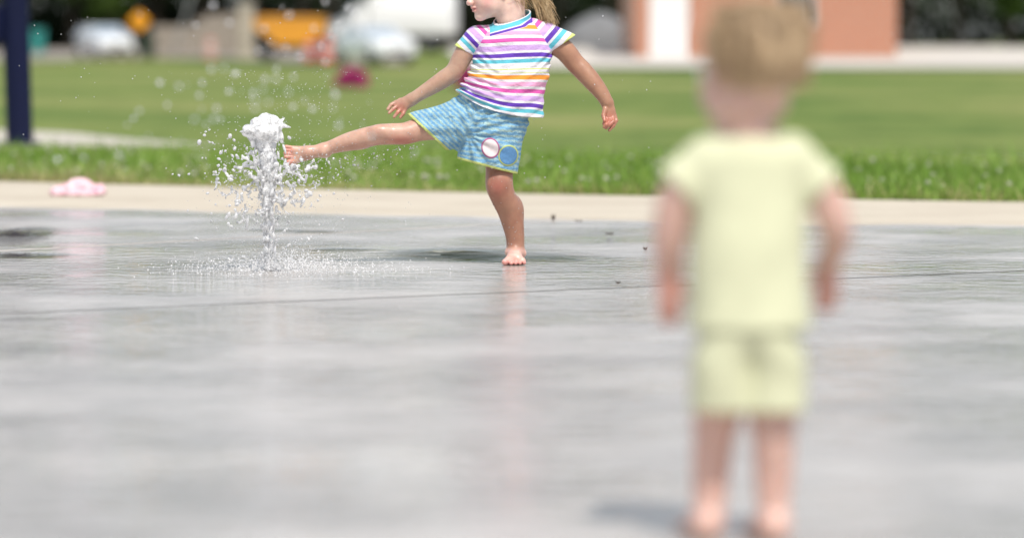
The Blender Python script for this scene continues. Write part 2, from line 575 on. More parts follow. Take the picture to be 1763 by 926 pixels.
addpieces(padpoly, "slab", [l1, l2], pad)
ring_in = [(x, wet_edge(x) + 0.432) for x in XS]
ring_out = [(x, grass_edge(x)) for x in XS][::-1]
ringpoly = ring_in + ring_out
addpieces(ringpoly, "slab", [((-3.6, 20), (0.25, 1)), ((2.2, 18), (0.5, 1))], pad)
mesh_py("joint_filler", [(-24, -8, -0.009), (24, -8, -0.009)] + [(x, grass_edge(x) - 0.02, -0.009) for x in XS][::-1],
        [list(range(2 + len(XS)))], m_joint, False, pad)

# pale path crossing behind the near grass
pl = [(-100, 232, 257), (0, 224, 251), (120, 229, 254), (230, 240, 258), (400, 252, 262.5), (600, 257, 267), (800, 261, 271), (1000, 263, 275), (1150, 264, 278), (1500, 267, 284), (1800, 270, 288)]
far_ = [ground(p[0], p[1]) for p in pl]; near_ = [ground(p[0], p[2]) for p in pl]
slabs_path = tag(empty("path"), "pale concrete footpath crossing behind the strip of long grass", kind='structure')
sec = []
for i in range(len(pl) - 1):
    for t0 in (0, 0.5):
        def L(A, t): return (A[i][0] + (A[i+1][0]-A[i][0])*t, A[i][1] + (A[i+1][1]-A[i][1])*t)
        a, c, d, e = L(near_, t0), L(near_, t0+0.495), L(far_, t0+0.495), L(far_, t0)
        slab([a, c, d, e], "slab", m_path, slabs_path, top=0.003, thick=0.05)

# ------------------------------------------------------------------ grass
m_blade, nt, b = new_mat("grass_blade")
at = N(nt, "ShaderNodeAttribute"); at.attribute_name = "tint"
r = ramp(nt, at.outputs["Fac"], [(0.0, (0.075, 0.150, 0.016, 1)), (0.5, (0.175, 0.310, 0.036, 1)), (0.85, (0.28, 0.40, 0.085, 1)), (0.97, (0.38, 0.36, 0.16, 1))])
nt.links.new(r.outputs[0], b.inputs["Base Color"])
b.inputs["Roughness"].default_value = 0.55
b.inputs["Specular IOR Level"].default_value = 0.3
b.inputs["Transmission Weight"].default_value = 0.0
def blades(name, n, xr, fy, hmean, wid, label, seed=1):
    r = np.random.RandomState(seed)
    x = r.uniform(xr[0], xr[1], n); y = fy(x, r)
    h = hmean * np.exp(r.normal(0, 0.40, n)) * (0.75 + 0.5 * (wob(x, y, 0*x, 2.2, 4) > -0.2))
    ang = r.uniform(0, 2*np.pi, n); lean = r.uniform(0.1, 0.75, n) * h
    z0 = np.full(n, -0.014)
    bx, by = np.cos(ang) * wid, np.sin(ang) * wid
    la = r.uniform(0, 2*np.pi, n); lx, ly = np.cos(la) * lean, np.sin(la) * lean
    V = np.stack([np.stack([x-bx, y-by, z0], 1), np.stack([x+bx, y+by, z0], 1),
                  np.stack([x+bx*.8+lx*.35, y+by*.8+ly*.35, z0+h*.6], 1), np.stack([x-bx*.8+lx*.35, y-by*.8+ly*.35, z0+h*.6], 1),
                  np.stack([x+lx, y+ly, z0+h], 1)], 1).reshape(-1, 3)
    base = np.arange(n)[:, None] * 5
    F = np.concatenate([base + np.array([0, 1, 2]), base + np.array([0, 2, 3]), base + np.array([3, 2, 4])])
    tint = np.clip(0.45 + 0.22 * wob(x, y, 0*x, 1.3, 9) + r.normal(0, 0.22, n) + 0.5*np.exp(-((y - grass_edge(x))/0.10)**2), 0, 1)
    o = mesh_np(name, V, F, m_blade, True, attrs={"tint": np.repeat(tint, 5)})
    return tag(o, label, "grass", kind='stuff')
def fy_near(x, r):
    t = r.rand(len(x))**1.4
    return grass_edge(x) + 0.0 + t * (5.3 + 0.25 * np.clip(-x, 0, 3) + 1.6 * np.clip((x + 1.8) / 0.6, 0, 1)) + np.where(r.rand(len(x)) < 0.02, -0.05, 0) + 0.03*wob(x, 0*x, 0*x, 9, 3)
blades("grass", 300000, (-3.6, 5.2), fy_near, 0.043, 0.0032, "bright green grass with clover growing between the concrete rim and the footpath")
# dry thatch along the rim
m_clover = simple("clover_flower", (0.44, 0.44, 0.33), 0.8, var=0.1)
mb = MB()
rr = random.Random(3)
for i in range(240):
    x = rr.uniform(-3.4, 4.8); y = grass_edge(x) + 0.15 + rr.random()**1.3 * 5
    z = rr.uniform(0.035, 0.07)
    mb.lathe([(0.005, -0.013), (0.013, -0.007), (0.015, 0.002), (0.010, 0.010), (0.002, 0.014)], (x, y, z), 6)
    mb.tube([(x, y, -0.01), (x, y, z - 0.01)], 0.0012, 3, False)
tag(mb.build("clover_flowers", m_clover, smooth=True), "small whitish clover heads scattered in the near grass", "clover", kind='stuff')
# ------------------------------------------------------------------ skin, cloth, hair materials
def skin_mat(name):
    m, nt, b = new_mat(name)
    a = N(nt, "ShaderNodeAttribute"); a.attribute_name = "tone"
    nz = noise(nt, 35, 4, 0.6)
    r = ramp(nt, nz.outputs[0], [(0.3, (0.90, 0.84, 0.83, 1)), (0.7, (1.08, 1.07, 1.05, 1))])
    nt.links.new(mixc(nt, 1.0, a.outputs["Color"], r.outputs[0], 'MULTIPLY'), b.inputs["Base Color"])
    b.inputs["Roughness"].default_value = 0.42
    b.inputs["Subsurface Weight"].default_value = 0.25
    b.inputs["Subsurface Radius"].default_value = (0.010, 0.004, 0.002)
    b.inputs["Subsurface Scale"].default_value = 1.0
    b.inputs["Coat Weight"].default_value = 0.12
    b.inputs["Coat Roughness"].default_value = 0.22
    nf = noise(nt, 90, 4, 0.6)
    bp = bump(nt, nf.outputs[0], 0.22, 0.003); nt.links.new(bp.outputs[0], b.inputs["Normal"])
    return m
m_skin = skin_mat("skin")

def hair_mat(name, stops):
    m, nt, b = new_mat(name)
    nz = noise(nt, 60, 3, 0.6, mapping=(1, 1, 0.25))
    r = ramp(nt, nz.outputs[0], stops)
    nt.links.new(r.outputs[0], b.inputs["Base Color"])
    b.inputs["Roughness"].default_value = 0.42
    b.inputs["Specular IOR Level"].default_value = 0.6
    return m
m_hair = hair_mat("blond_hair", [(0.3, (0.30, 0.185, 0.085, 1)), (0.55, (0.50, 0.35, 0.18, 1)), (0.75, (0.72, 0.57, 0.36, 1))])
m_hair2 = hair_mat("light_brown_hair", [(0.3, (0.34, 0.23, 0.13, 1)), (0.7, (0.55, 0.40, 0.24, 1))])

def rowsplit(nt, src, table, s0, s1):
    """constant colour ramps from a list (start, colour); value range s0..s1"""
    groups = []; cur = []
    for t in table:
        cur.append(t)
        if len(cur) == 16: groups.append(cur); cur = []
    if cur: groups.append(cur)
    out = None
    nrm = math_n(nt, 'DIVIDE', math_n(nt, 'SUBTRACT', src, s0), s1 - s0)
    for g in groups:
        r = ramp(nt, nrm, [(max(0, (p - s0) / (s1 - s0)), c) for p, c in g], 'CONSTANT')
        if out is None: out = r.outputs[0]
        else:
            f = math_n(nt, 'GREATER_THAN', src, g[0][0])
            out = mixc(nt, f, out, r.outputs[0])
    return out

WH = (0.74, 0.72, 0.75, 1); TQ = rgb(98, 188, 204); PU = rgb(100, 62, 172); HP = rgb(216, 92, 170); LV = rgb(200, 164, 218)
LP = rgb(230, 166, 200); OR = rgb(238, 152, 58); LI = rgb(206, 218, 128)
m_shirt, nt, b = new_mat("striped_jersey")
def attr(nt, n):
    a = N(nt, "ShaderNodeAttribute"); a.attribute_name = n; return a.outputs["Fac"]
chest = [(30, WH), (44, OR), (51, WH), (53.5, LP), (60.5, WH), (66, HP), (72.3, WH), (78, LV), (87, WH), (91.5, PU), (98.5, WH), (102, TQ), (108.5, WH),
         (118, LI), (120.4, WH), (125, LI), (127, WH), (130, OR), (138, WH), (142, LP), (150, WH), (155, HP), (161.5, WH), (166.5, LV), (176, WH), (180, PU), (187.5, WH), (191, TQ), (197, WH)]
sleeve = [(-40, WH), (2, LP), (8, WH), (12, HP), (19.5, WH), (25, LV), (36, WH), (41, PU), (49, WH), (53, TQ), (60.5, WH), (68.6, LI)]
collar = [(-10, WH), (0.9, TQ), (7.8, WH), (9.6, PU), (13.6, WH)]
c1 = rowsplit(nt, attr(nt, "st"), chest, 30, 210)
c2 = rowsplit(nt, attr(nt, "sl"), sleeve, -40, 80)
c3 = rowsplit(nt, attr(nt, "cr"), collar, -10, 30)
c = mixc(nt, math_n(nt, 'GREATER_THAN', attr(nt, "ms"), 0.0), c1, c2)
c = mixc(nt, math_n(nt, 'GREATER_THAN', attr(nt, "mc"), 0.0), c, c3)
nt.links.new(c, b.inputs["Base Color"])
b.inputs["Roughness"].default_value = 0.8
b.inputs["Specular IOR Level"].default_value = 0.25
b.inputs["Sheen Weight"].default_value = 0.1
nz = noise(nt, 15, 4, 0.5, mapping=(1, 1, 1.5)); nw = noise(nt, 700, 1, 0.5)
bp = bump(nt, nz.outputs[0], 0.85, 0.018); bp2 = bump(nt, nw.outputs[0], 0.15, 0.001, bp.outputs[0])
nt.links.new(bp2.outputs[0], b.inputs["Normal"])

m_short, nt, b = new_mat("washed_stripe_cotton")
st = attr(nt, "st")
nzs = noise(nt, 45, 4, 0.65, mapping=(1, 1, 1.6))
ph = math_n(nt, 'ADD', st, math_n(nt, 'MULTIPLY', nzs.outputs[0], 9.0))
tri = math_n(nt, 'PINGPONG', ph, 3.4)
r = ramp(nt, math_n(nt, 'DIVIDE', tri, 3.4), [(0.05, rgb(116, 164, 198)), (0.40, rgb(130, 176, 204)), (0.62, rgb(154, 190, 204)), (0.98, rgb(176, 198, 184))])
nz3 = noise(nt, 28, 5, 0.7)
r3 = ramp(nt, nz3.outputs[0], [(0.36, (0.62, 0.72, 0.84, 1)), (0.64, (1.12, 1.1, 1.06, 1))])
base = mixc(nt, 1.0, r.outputs[0], r3.outputs[0], 'MULTIPLY')
c = mixc(nt, math_n(nt, 'GREATER_THAN', attr(nt, "hm"), 0.0), base, rgb(190, 200, 122))
nt.links.new(c, b.inputs["Base Color"])
b.inputs["Roughness"].default_value = 0.82
b.inputs["Specular IOR Level"].default_value = 0.25
nz = noise(nt, 26, 5, 0.6)
bp = bump(nt, nz.outputs[0], 0.9, 0.02); bp2 = bump(nt, noise(nt, 500, 1).outputs[0], 0.2, 0.001, bp.outputs[0])
nt.links.new(bp2.outputs[0], b.inputs["Normal"])

# ------------------------------------------------------------------ the girl
Y0 = 13.64
SC = Y0 / FPX
def g(px, py, dy=0.0): return P(px, py, Y0 + dy)
def zp(py): return CAMH - (py - HZ) * SC
def pxof(X, Y): return 600 + X * FPX / Y
def pyof(Z, Y): return HZ + (CAMH - Z) * FPX / Y

# head frame
Fd = np.array((-0.90, -0.42, -0.10)); Fd /= np.linalg.norm(Fd)
Up = np.array((-0.14, 0.02, 1.0)); Up -= Fd * Up.dot(Fd); Up /= np.linalg.norm(Up)
Sd = np.cross(Up, Fd)
HO = g(806.5, 7, -0.05) - Fd * 0.099 + Up * 0.034      # centre of the head
HR = [Fd, Sd, Up]
def hl(f, s, u): return HO + Fd*f + Sd*s + Up*u

def head_prims(F, hl, HR, k=1.0):
    F.ell(hl(-0.012, 0, 0.026), (0.086*k, 0.070*k, 0.076*k), 0.02, HR)
    F.ell(hl(0.026, 0, -0.028), (0.054*k, 0.052*k, 0.064*k), 0.03, HR)
    for s in (1, -1):
        F.ell(hl(0.045, 0.026*s, -0.036), (0.030*k, 0.026*k, 0.028*k), 0.02, HR)   # cheeks
        F.ell(hl(0.0, 0.038*s, -0.050), (0.036*k, 0.018*k, 0.026*k), 0.025, HR)    # jaw
        F.ell(hl(-0.008, 0.070*s, -0.004), (0.013*k, 0.006*k, 0.022*k), 0.008, HR) # ear
        F.ell(hl(-0.006, 0.073*s, -0.003), (0.006*k, 0.005*k, 0.012*k), 0.004, HR, sub=True)
        F.ell(hl(0.074, 0.026*s, 0.002), (0.014*k, 0.014*k, 0.009*k), 0.014, HR, sub=True)  # eye sockets
        F.ell(hl(0.0935, 0.0085*s, -0.0335), (0.007*k, 0.006*k, 0.006*k), 0.005, HR)   # nostril wings
    F.ell(hl(0.060, 0, -0.083), (0.018*k, 0.020*k, 0.016*k), 0.022, HR)              # chin
    F.cone(hl(0.079, 0, 0.006), hl(0.094, 0, -0.028), 0.006*k, 0.0085*k, 0.014)       # nose
    F.ell(hl(0.0965, 0, -0.031), (0.0075, 0.0085, 0.0075), 0.006, HR)
    F.ell(hl(0.080, 0, -0.050), (0.010*k, 0.016*k, 0.0055*k), 0.006, HR)             # upper lip
    F.ell(hl(0.078, 0, -0.0605), (0.009*k, 0.0135*k, 0.0055*k), 0.006, HR)           # lower lip
    F.ell(hl(0.086, 0, -0.0555), (0.012*k, 0.017*k, 0.0014*k), 0.002, HR, sub=True)  # mouth line

VOX = 0.0023
lo = g(480, 470); hi = g(1072, -75)
F = Field((lo[0], Y0 - 0.20, -0.012), (hi[0], Y0 + 0.16, hi[2] + 0.03), VOX)
head_prims(F, hl, HR)
F.cone(g(882, 55, 0.01), g(880, 2, 0.0), 24*SC, 23*SC, 0.012)                        # neck
F.cone(g(875, 45, -0.005), g(866, 22, -0.02), 16*SC, 13*SC, 0.02)
tor = [(50, 882, 28, 26), (58, 882, 48, 32), (70, 882, 54, 37), (100, 880, 58, 40), (125, 876, 60, 40), (150, 866, 62, 40), (180, 856, 62, 40), (210, 848, 54, 36)]
F.loft([(zp(a), (c_-600)*SC, Y0, w*SC, d*SC) for a, c_, w, d in tor], 0.02)
# viewer-left arm
chain(F, [(g(824, 68), 19*SC), (g(800, 92, 0.0), 17.2*SC), (g(783, 122, 0.005), 15.6*SC), (g(765, 136, 0.01), 15.0*SC), (g(745, 149, 0.015), 13.2*SC), (g(724, 162, 0.02), 11*SC), (g(710, 171, 0.02), 10.2*SC)])
# its hand: palm towards the camera, fingers curling down
F.cone(g(706, 173, 0.020), g(688, 181, 0.020), 9.6*SC, 9.0*SC, 0.010, 0.62)
F.cone(g(700, 178, 0.020), g(694, 187, 0.019), 8.5*SC, 6.2*SC, 0.010, 0.62)
fing = [[(682, 176, 0.025), (673, 181, 0.017), (667.5, 188.5, 0.009)], [(685, 182, 0.017), (677, 188, 0.008), (670, 194.5, 0.002)],
        [(691, 187, 0.017), (684.5, 194, 0.008), (678.5, 201.5, 0.003)], [(697, 189, 0.019), (694, 196, 0.012), (689.5, 202.5, 0.009)]]
for q in fing:
    F.cone(g(*q[0]), g(*q[1]), 3.7*SC, 3.3*SC, 0.0035); F.cone(g(*q[1]), g(*q[2]), 3.3*SC, 2.6*SC, 0.002)
F.cone(g(700, 171, 0.035), g(689, 173, 0.041), 4.6*SC, 3.9*SC, 0.004); F.cone(g(689, 173, 0.041), g(679, 178, 0.039), 3.8*SC, 3.2*SC, 0.003)
# viewer-right arm
chain(F, [(g(936, 68), 20*SC), (g(968, 84, 0.0), 18.4*SC), (g(990, 109, 0.0), 16.6*SC), (g(1003, 122, -0.005), 16.6*SC), (g(1020, 141, -0.015), 15.4*SC), (g(1035, 160, -0.025), 12.8*SC), (g(1045, 176, -0.03), 10.6*SC)])
F.cone(g(1047, 182, -0.03), g(1051, 199, -0.03), 9.8*SC, 10.6*SC, 0.010, 0.6)
F.cone(g(1048, 190, -0.032), g(1047, 201, -0.038), 8*SC, 7.2*SC, 0.008, 0.6)
fing = [[(1058, 199, -0.03), (1061, 208, -0.040), (1056, 217, -0.050), (1049, 224.5, -0.053)], [(1055, 202, -0.038), (1055.5, 210, -0.052), (1050, 215, -0.060), (1043.5, 221, -0.060)],
        [(1050, 204, -0.040), (1048, 211, -0.056), (1044, 215, -0.066), (1040, 219, -0.064)], [(1045, 202, -0.036), (1042.5, 208, -0.050), (1040.5, 212, -0.058), (1039.5, 214, -0.058)]]
for q in fing:
    for a, c, r0, r1 in zip(q[:-1], q[1:], (3.9, 3.4, 3.1), (3.4, 3.1, 2.6)):
        F.cone(g(*a), g(*c), r0*SC, r1*SC, 0.0025)
F.cone(g(1042, 188, -0.042), g(1039, 199, -0.052), 4.6*SC, 3.9*SC, 0.005); F.cone(g(1039, 199, -0.052), g(1041, 208, -0.064), 3.8*SC, 3.1*SC, 0.002)
# pelvis and raised leg
F.ell(g(850, 205), (58*SC, 40*SC, 36*SC), 0.02)
chain(F, [(g(822, 204), 33*SC), (g(770, 212, -0.01), 28*SC), (g(725, 222, -0.02), 20.5*SC), (g(698, 230, -0.03), 18.6*SC), (g(672, 231, -0.03), 18.0*SC), (g(648, 233, -0.028), 17.2*SC),
          (g(622, 239, -0.02), 17.0*SC), (g(596, 245.5, -0.01), 15.0*SC), (g(572, 253, 0), 11.8*SC), (g(556, 258.5, 0.0), 11.3*SC)], 0.014)
F.ell(g(655, 227, -0.052), (17*SC, 10*SC, 11*SC), 0.02)                                 # kneecap
F.ell(g(618, 243, 0.008), (26*SC, 14*SC, 14*SC), 0.02)                                  # calf
F.cone(g(556, 259), g(530, 263, -0.006), 11.3*SC, 10.8*SC, 0.012)
F.ell(g(560, 264, 0.018), (10*SC, 9*SC, 8.5*SC), 0.012)                                 # heel
F.ell(g(556, 263, -0.020), (4*SC, 3*SC, 4*SC), 0.008)                                   # ankle bone
F.cone(g(530, 261, -0.006), g(505, 259, -0.006), 9*SC, 7.8*SC, 0.012, 0.8)
F.cone(g(530, 266, -0.006), g(507, 274, -0.004), 9*SC, 8.4*SC, 0.012, 0.8)
for (x1, y1, x2, y2, r_) in ((503, 254.2, 492.6, 252.6, 2.9), (502, 259.4, 491.2, 258.2, 2.9), (502, 264.8, 491.0, 264.0, 3.0), (503, 270.4, 491.8, 270.0, 3.1)):
    F.cone(g(x1, y1, -0.010), g(x2, y2, -0.014), r_*SC, r_*1.1*SC, 0.0012)
F.cone(g(510, 277.5, -0.008), g(497, 279.5, -0.010), 5.2*SC, 5.3*SC, 0.003)
# standing leg
chain(F, [(g(868, 205), 36*SC), (g(862, 260, -0.005), 28*SC), (g(860, 292, -0.012), 23.6*SC), (g(860, 318, -0.022), 23.4*SC), (g(866, 338, -0.018), 21.4*SC), (g(877, 360, 0.0), 21.2*SC),
          (g(883, 384, 0.008), 18.6*SC), (g(887, 408, 0.010), 15.8*SC), (g(888, 428, 0.010), 15.0*SC)], 0.014)
F.ell(g(856, 318, -0.050), (15*SC, 10*SC, 17*SC), 0.022)
F.ell(g(884, 362, 0.020), (17*SC, 15*SC, 26*SC), 0.02)
F.ell(g(902, 436, 0.006), (4.5*SC, 5*SC, 5*SC), 0.010); F.ell(g(874, 434, 0.0), (4.5*SC, 5*SC, 5*SC), 0.010)
def gf(px, dy, z): return np.array(((px-600)/FPX*(Y0+dy), Y0+dy, z))
F.cone(gf(889, 0.02, 0.028), gf(889, 0.035, 0.020), 0.027, 0.020, 0.016)                  # heel
F.cone(gf(888, 0.0, 0.040), gf(885, -0.045, 0.027), 0.028, 0.022, 0.016)                  # instep
F.cone(gf(885, -0.045, 0.024), gf(876, -0.078, 0.016), 0.021, 0.016, 0.014)
F.cone(gf(888, -0.045, 0.022), gf(899, -0.070, 0.014), 0.020, 0.0135, 0.014)
F.cone(gf(874, -0.082, 0.0125), gf(869.5, -0.100, 0.0115), 0.0125, 0.0112, 0.006)
for x1, x2, d1, d2, r_ in ((882, 880.5, -0.084, -0.106, 0.0072), (889, 888, -0.083, -0.104, 0.0068), (895.5, 895.5, -0.078, -0.099, 0.0065), (901.5, 903, -0.072, -0.090, 0.0064)):
    F.cone(gf(x1, d1, 0.012), gf(x2, d2, 0.0078), r_, r_*0.98, 0.0022)
F.F = np.maximum(F.F, (0.0006 - F.ax[2])[None, None, :].astype(np.float32))
V, Q = F.mesh()
del F
# tone per vertex: fair face, tanned limbs with painted light and shade, redder knees, palms, toes, lips
vx = pxof(V[:, 0], V[:, 1]); vy = pyof(V[:, 2], V[:, 1])
def blob(x, y, rx, ry=None):
    ry = ry or rx
    return np.exp(-((vx-x)/rx)**2 - ((vy-y)/ry)**2)[:, None]
FACE = np.array((0.76, 0.55, 0.47)); ARM = np.array((0.50, 0.325, 0.235)); ARM_SHADED = np.array((0.40, 0.215, 0.135)); LEG_SHADED = np.array((0.37, 0.19, 0.125)); LEG_LIT = np.array((0.57, 0.36, 0.27)); RED = np.array((0.46, 0.14, 0.105)); PINK = np.array((0.72, 0.40, 0.34))
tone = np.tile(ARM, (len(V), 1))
tone = np.where((vx > 925)[:, None] & (vy > 60)[:, None], ARM_SHADED, tone)  # shade on the viewer-right arm painted as darker skin
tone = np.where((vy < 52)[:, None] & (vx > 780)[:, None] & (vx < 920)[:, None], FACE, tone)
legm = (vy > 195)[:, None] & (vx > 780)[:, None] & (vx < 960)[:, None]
tone = np.where(legm, LEG_SHADED, tone)  # shade on the standing leg painted as darker skin
tone = np.where((vx < 780)[:, None] & (vy > 195)[:, None] & ((vy > 207) | (vx < 660) | (vx > 705))[:, None], LEG_LIT, tone)  # sunlit raised leg painted as lighter skin
def mixt(w, c):
    global tone
    tone = tone * (1 - w) + c * w
mixt(0.75 * blob(692, 242, 26, 9), RED); mixt(0.30*blob(640, 252, 50, 8), RED)  # knee redness, plus painted shade along the raised leg's underside
mixt(0.7 * blob(856, 322, 16, 17), RED*0.8)
mixt(np.clip((vy - 424) / 8, 0, 1)[:, None] * ((vx > 850) & (vx < 915))[:, None], np.array((0.68, 0.43, 0.36)))  # sunlight on the standing foot painted as lighter skin
mixt(0.6 * np.clip((vy - 447) / 4, 0, 1)[:, None] * (vx > 850)[:, None], np.array((0.72, 0.28, 0.26)))
mixt(0.55 * np.clip((508 - vx) / 6, 0, 1)[:, None], np.array((0.72, 0.27, 0.21)))
mixt(0.55 * np.clip(1.2*blob(688, 190, 15, 13), 0, 1), np.array((0.52, 0.15, 0.11)))
mixt(0.6 * np.clip(1.2*blob(1048, 208, 14, 15), 0, 1), np.array((0.50, 0.15, 0.105)))
rel = V - HO
hf, hs, hu = rel @ Fd, rel @ Sd, rel @ Up
hm = (vy < 60) & (vx < 925) & (vx > 780)
w = (np.exp(-((hf-0.05)/0.024)**2 - ((hu+0.030)/0.024)**2) * 0.55 * hm)[:, None]; mixt(w, np.array((0.78, 0.30, 0.30)))
w = (np.exp(-((hf-0.086)/0.014)**2 - ((hs)/0.016)**2 - ((hu+0.0555)/0.0075)**2) * 0.95 * hm)[:, None]; mixt(np.clip(w*1.3, 0, 1), np.array((0.62, 0.20, 0.20)))
w = (np.exp(-((hf-0.098)/0.014)**2 - ((hu+0.032)/0.012)**2) * 0.4 * hm)[:, None]; mixt(w, np.array((0.78, 0.33, 0.30)))

tone = np.clip(tone * (1 + 0.055*wob(V[:, 0], V[:, 1], V[:, 2], 70, 41)[:, None]*np.array((0.6, 1.1, 1.2)) + 0.03*wob(V[:, 0], V[:, 1], V[:, 2], 190, 42)[:, None]), 0, 1)
BODYV = V.copy()
girl = empty("person", (float(g(888, 455)[0]), Y0, 0.0))
GI = Matrix.Translation(-Vector(girl.location))
tag(girl, "barefoot girl in a striped t-shirt and blue shorts, kicking one leg at the water jet", "person")
def gpart(name, V, Q, mat, **kw):
    Vl = V - np.array(girl.location)
    return mesh_np(name, Vl, Q, mat, True, girl, **kw)
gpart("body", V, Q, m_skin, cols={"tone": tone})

# eyes
m_eye = simple("eye_white", (0.8, 0.78, 0.76, 1), 0.15, var=0.02); m_iris = simple("iris_blue", (0.08, 0.16, 0.25, 1), 0.1)
for s in (1, -1):
    c = hl(0.0715, 0.0265*s, 0.001)
    f1 = Field(c - 0.016, c + 0.016, 0.0016); f1.ell(c, (0.0115, 0.0115, 0.0115), 0.001)
    v, q_ = f1.mesh(); e = gpart("eye", v, q_, m_eye)
    c2 = c + Fd * 0.0085; f1 = Field(c2 - 0.01, c2 + 0.01, 0.001); f1.ell(c2, (0.0036, 0.0052, 0.0052), 0.001, HR)
    v, q_ = f1.mesh(); mesh_np("iris", v - np.array(girl.location), q_, m_iris, True, e)

# shirt
def hemY(x):
    return np.interp(x, [780, 786, 800, 815, 830, 850, 880, 901, 936, 960], [153, 158, 168, 177, 184, 191, 198, 201, 203, 203.5])
Sx = lambda X, Y: 600 + X / SC + 0*Y
Sy = lambda Z: HZ + (CAMH - Z) / SC
def fold(X, Y, Z):
    x = 600 + X / SC; y = Sy(Z)
    d = 0.0012 * wob(X, Y, Z, 55, 2) + 0.0022 * wob(X, Y, Z*0.6, 24, 31)
    bun = np.clip((y - 108) / 30, 0, 1) * np.clip((872 - x) / 50, 0, 1)
    d = d + 0.0052 * bun * np.sin((y - (x - 800) * 0.42) * 0.50)
    d = d + 0.0013 * np.clip((y - 95) / 30, 0, 1) * np.sin((y * 0.30 + (x - 850) * 0.16) + wob(X, Y, Z, 14, 5))
    ap = np.exp(-((x - 822) / 26)**2 - ((y - 106) / 16)**2) + np.exp(-((x - 945) / 22)**2 - ((y - 104) / 18)**2)
    d = d + 0.0028 * ap * np.sin((y + abs(x - 880) * 0.9) * 0.42)
    return d
shp = [(30, 880, 20, 20), (44, 881, 36, 32), (50, 881.5, 50, 36), (57, 882, 58, 40), (72, 882, 64, 44), (90, 882, 67, 46), (108, 880, 68, 47), (122, 877.5, 69.5, 48), (134, 873, 72.5, 49),
       (145, 868.5, 73.5, 50), (151, 867.5, 72, 50), (157, 861.5, 77, 50), (175, 860.5, 77, 50), (190, 860.5, 76.5, 50), (215, 860.5, 76, 50)]
def colcut_px(x, dyn):   # collar rim height in px, dyn = depth / collar radius
    return 29.5 + (877 - x) * 0.27 - 10.5 * np.clip(dyn, -1, 1)
def build_shirt():
    lo = g(775, 212); hi = g(996, 5)
    F = Field((lo[0], Y0 - 0.125, lo[2]), (hi[0], Y0 + 0.125, hi[2]), 0.0027)
    inner = Field((lo[0], Y0 - 0.125, lo[2]), (hi[0], Y0 + 0.125, hi[2]), 0.0027)
    hc = lambda X, Y, Z: (Sy(Z) - hemY(600 + X/SC)) * SC * 0.9
    prof = [(zp(a), (c_-600)*SC, Y0, w*SC, d*SC) for a, c_, w, d in shp]
    F.loft(prof, 0.012, 2.25, disp=fold, cut=hc)
    inner.loft([(z - (0.02 if i == len(prof)-1 else 0), cx, cy, w-0.006, d-0.006) for i, (z, cx, cy, w, d) in enumerate(prof)], 0.012, 2.25, disp=fold)
    # sleeves
    nl = np.array((-0.46, 0, -0.89)); pl_ = g(800, 88)
    nr = np.array((0.56, 0, -0.83)); pr_ = g(968, 76)
    cl = lambda X, Y, Z: (X-pl_[0])*nl[0] + (Z-pl_[2])*nl[2]
    cr = lambda X, Y, Z: (X-pr_[0])*nr[0] + (Z-pr_[2])*nr[2]
    sf = lambda X, Y, Z: 0.0016 * wob(X, Y, Z, 70, 8)
    for FF, dr, c1_, c2_ in ((F, 0, cl, cr), (inner, -0.0058, None, None)):
        a, b_, c_ = g(842, 66), g(821, 68), g(800, 88)
        FF.cone(a, b_, 22.5*SC+dr, 23*SC+dr, 0.010, disp=sf, cut=c1_); FF.cone(b_, c_ + (c_-b_)*(0.5), 23*SC+dr, 18*SC+dr, 0.010, disp=sf, cut=c1_)
        a, b_, c_ = g(916, 58), g(939, 64), g(968, 76)
        FF.cone(a, b_, 27*SC+dr, 24*SC+dr, 0.010, disp=sf, cut=c2_); FF.cone(b_, c_ + (c_-b_)*(0.5), 24*SC+dr, 22.6*SC+dr, 0.010, disp=sf, cut=c2_)
        # collar
        FF.cone(g(880, 58), g(884, 12), 34*SC+dr, 30*SC+dr, 0.006, 0.88)
    # collar opening
    X = F.ax[0][:, None, None]; Y = F.ax[1][None, :, None]; Z = F.ax[2][None, None, :]
    x = 600 + X/SC; cc = (colcut_px(x, (Y - Y0) / (31*SC)) - Sy(Z)) * SC * 0.9
    nearc = (np.sqrt((x - 880)**2 + ((Y - Y0)/SC)**2) < 38.5) & (Sy(Z) < 60)
    F.F = np.where(nearc, np.maximum(F.F, cc), F.F).astype(np.float32)
    F.F = np.maximum(F.F, -(inner.F + 0.0))
    V, Q = F.mesh()
    return V, Q
V, Q = build_shirt()
sx = 600 + V[:, 0]/SC; sy_ = Sy(V[:, 2])
H = hemY(sx)
st = np.where(sy_ > 118, 118 + (sy_-118) * (203-118) / (H-118), sy_)
st = st + 0.9*wob(V[:, 0], V[:, 1], V[:, 2], 26, 17) + 0.45*wob(V[:, 0], V[:, 1], V[:, 2], 60, 18) + 1.1*np.sin(sx*0.05) - 2.0 * ((sx-882)/66)**2 * (sy_ < 100)
# sleeve stripe coordinate and raglan lines
slL = ((sx-840)*-0.72 + (sy_-42)*0.69) * 1.14; slR = ((sx-915)*0.75 + (sy_-28)*0.66) * 0.97
def linedist(x, y, a, b_):
    d = np.array(b_, float) - np.array(a, float); L_ = np.linalg.norm(d)
    return ((x-a[0])*d[1] - (y-a[1])*d[0]) / L_
left = sx < 880
ms = np.where(left, -linedist(sx, sy_, (848, 40), (814, 94)), linedist(sx, sy_, (909, 26), (950, 90)))
def sgn(x, y, a, b_, ref):
    return linedist(x, y, a, b_) * np.sign(linedist(ref[0], ref[1], a, b_))
ms = np.where(left, sgn(sx, sy_, (848, 40), (814, 94), (795, 75)), sgn(sx, sy_, (909, 26), (950, 90), (968, 70)))
ms = np.where(sy_ > 98, -5, ms)
sl = np.where(left, slL, slR)
crl = sy_ - colcut_px(sx, (V[:, 1]-Y0)/(31*SC))
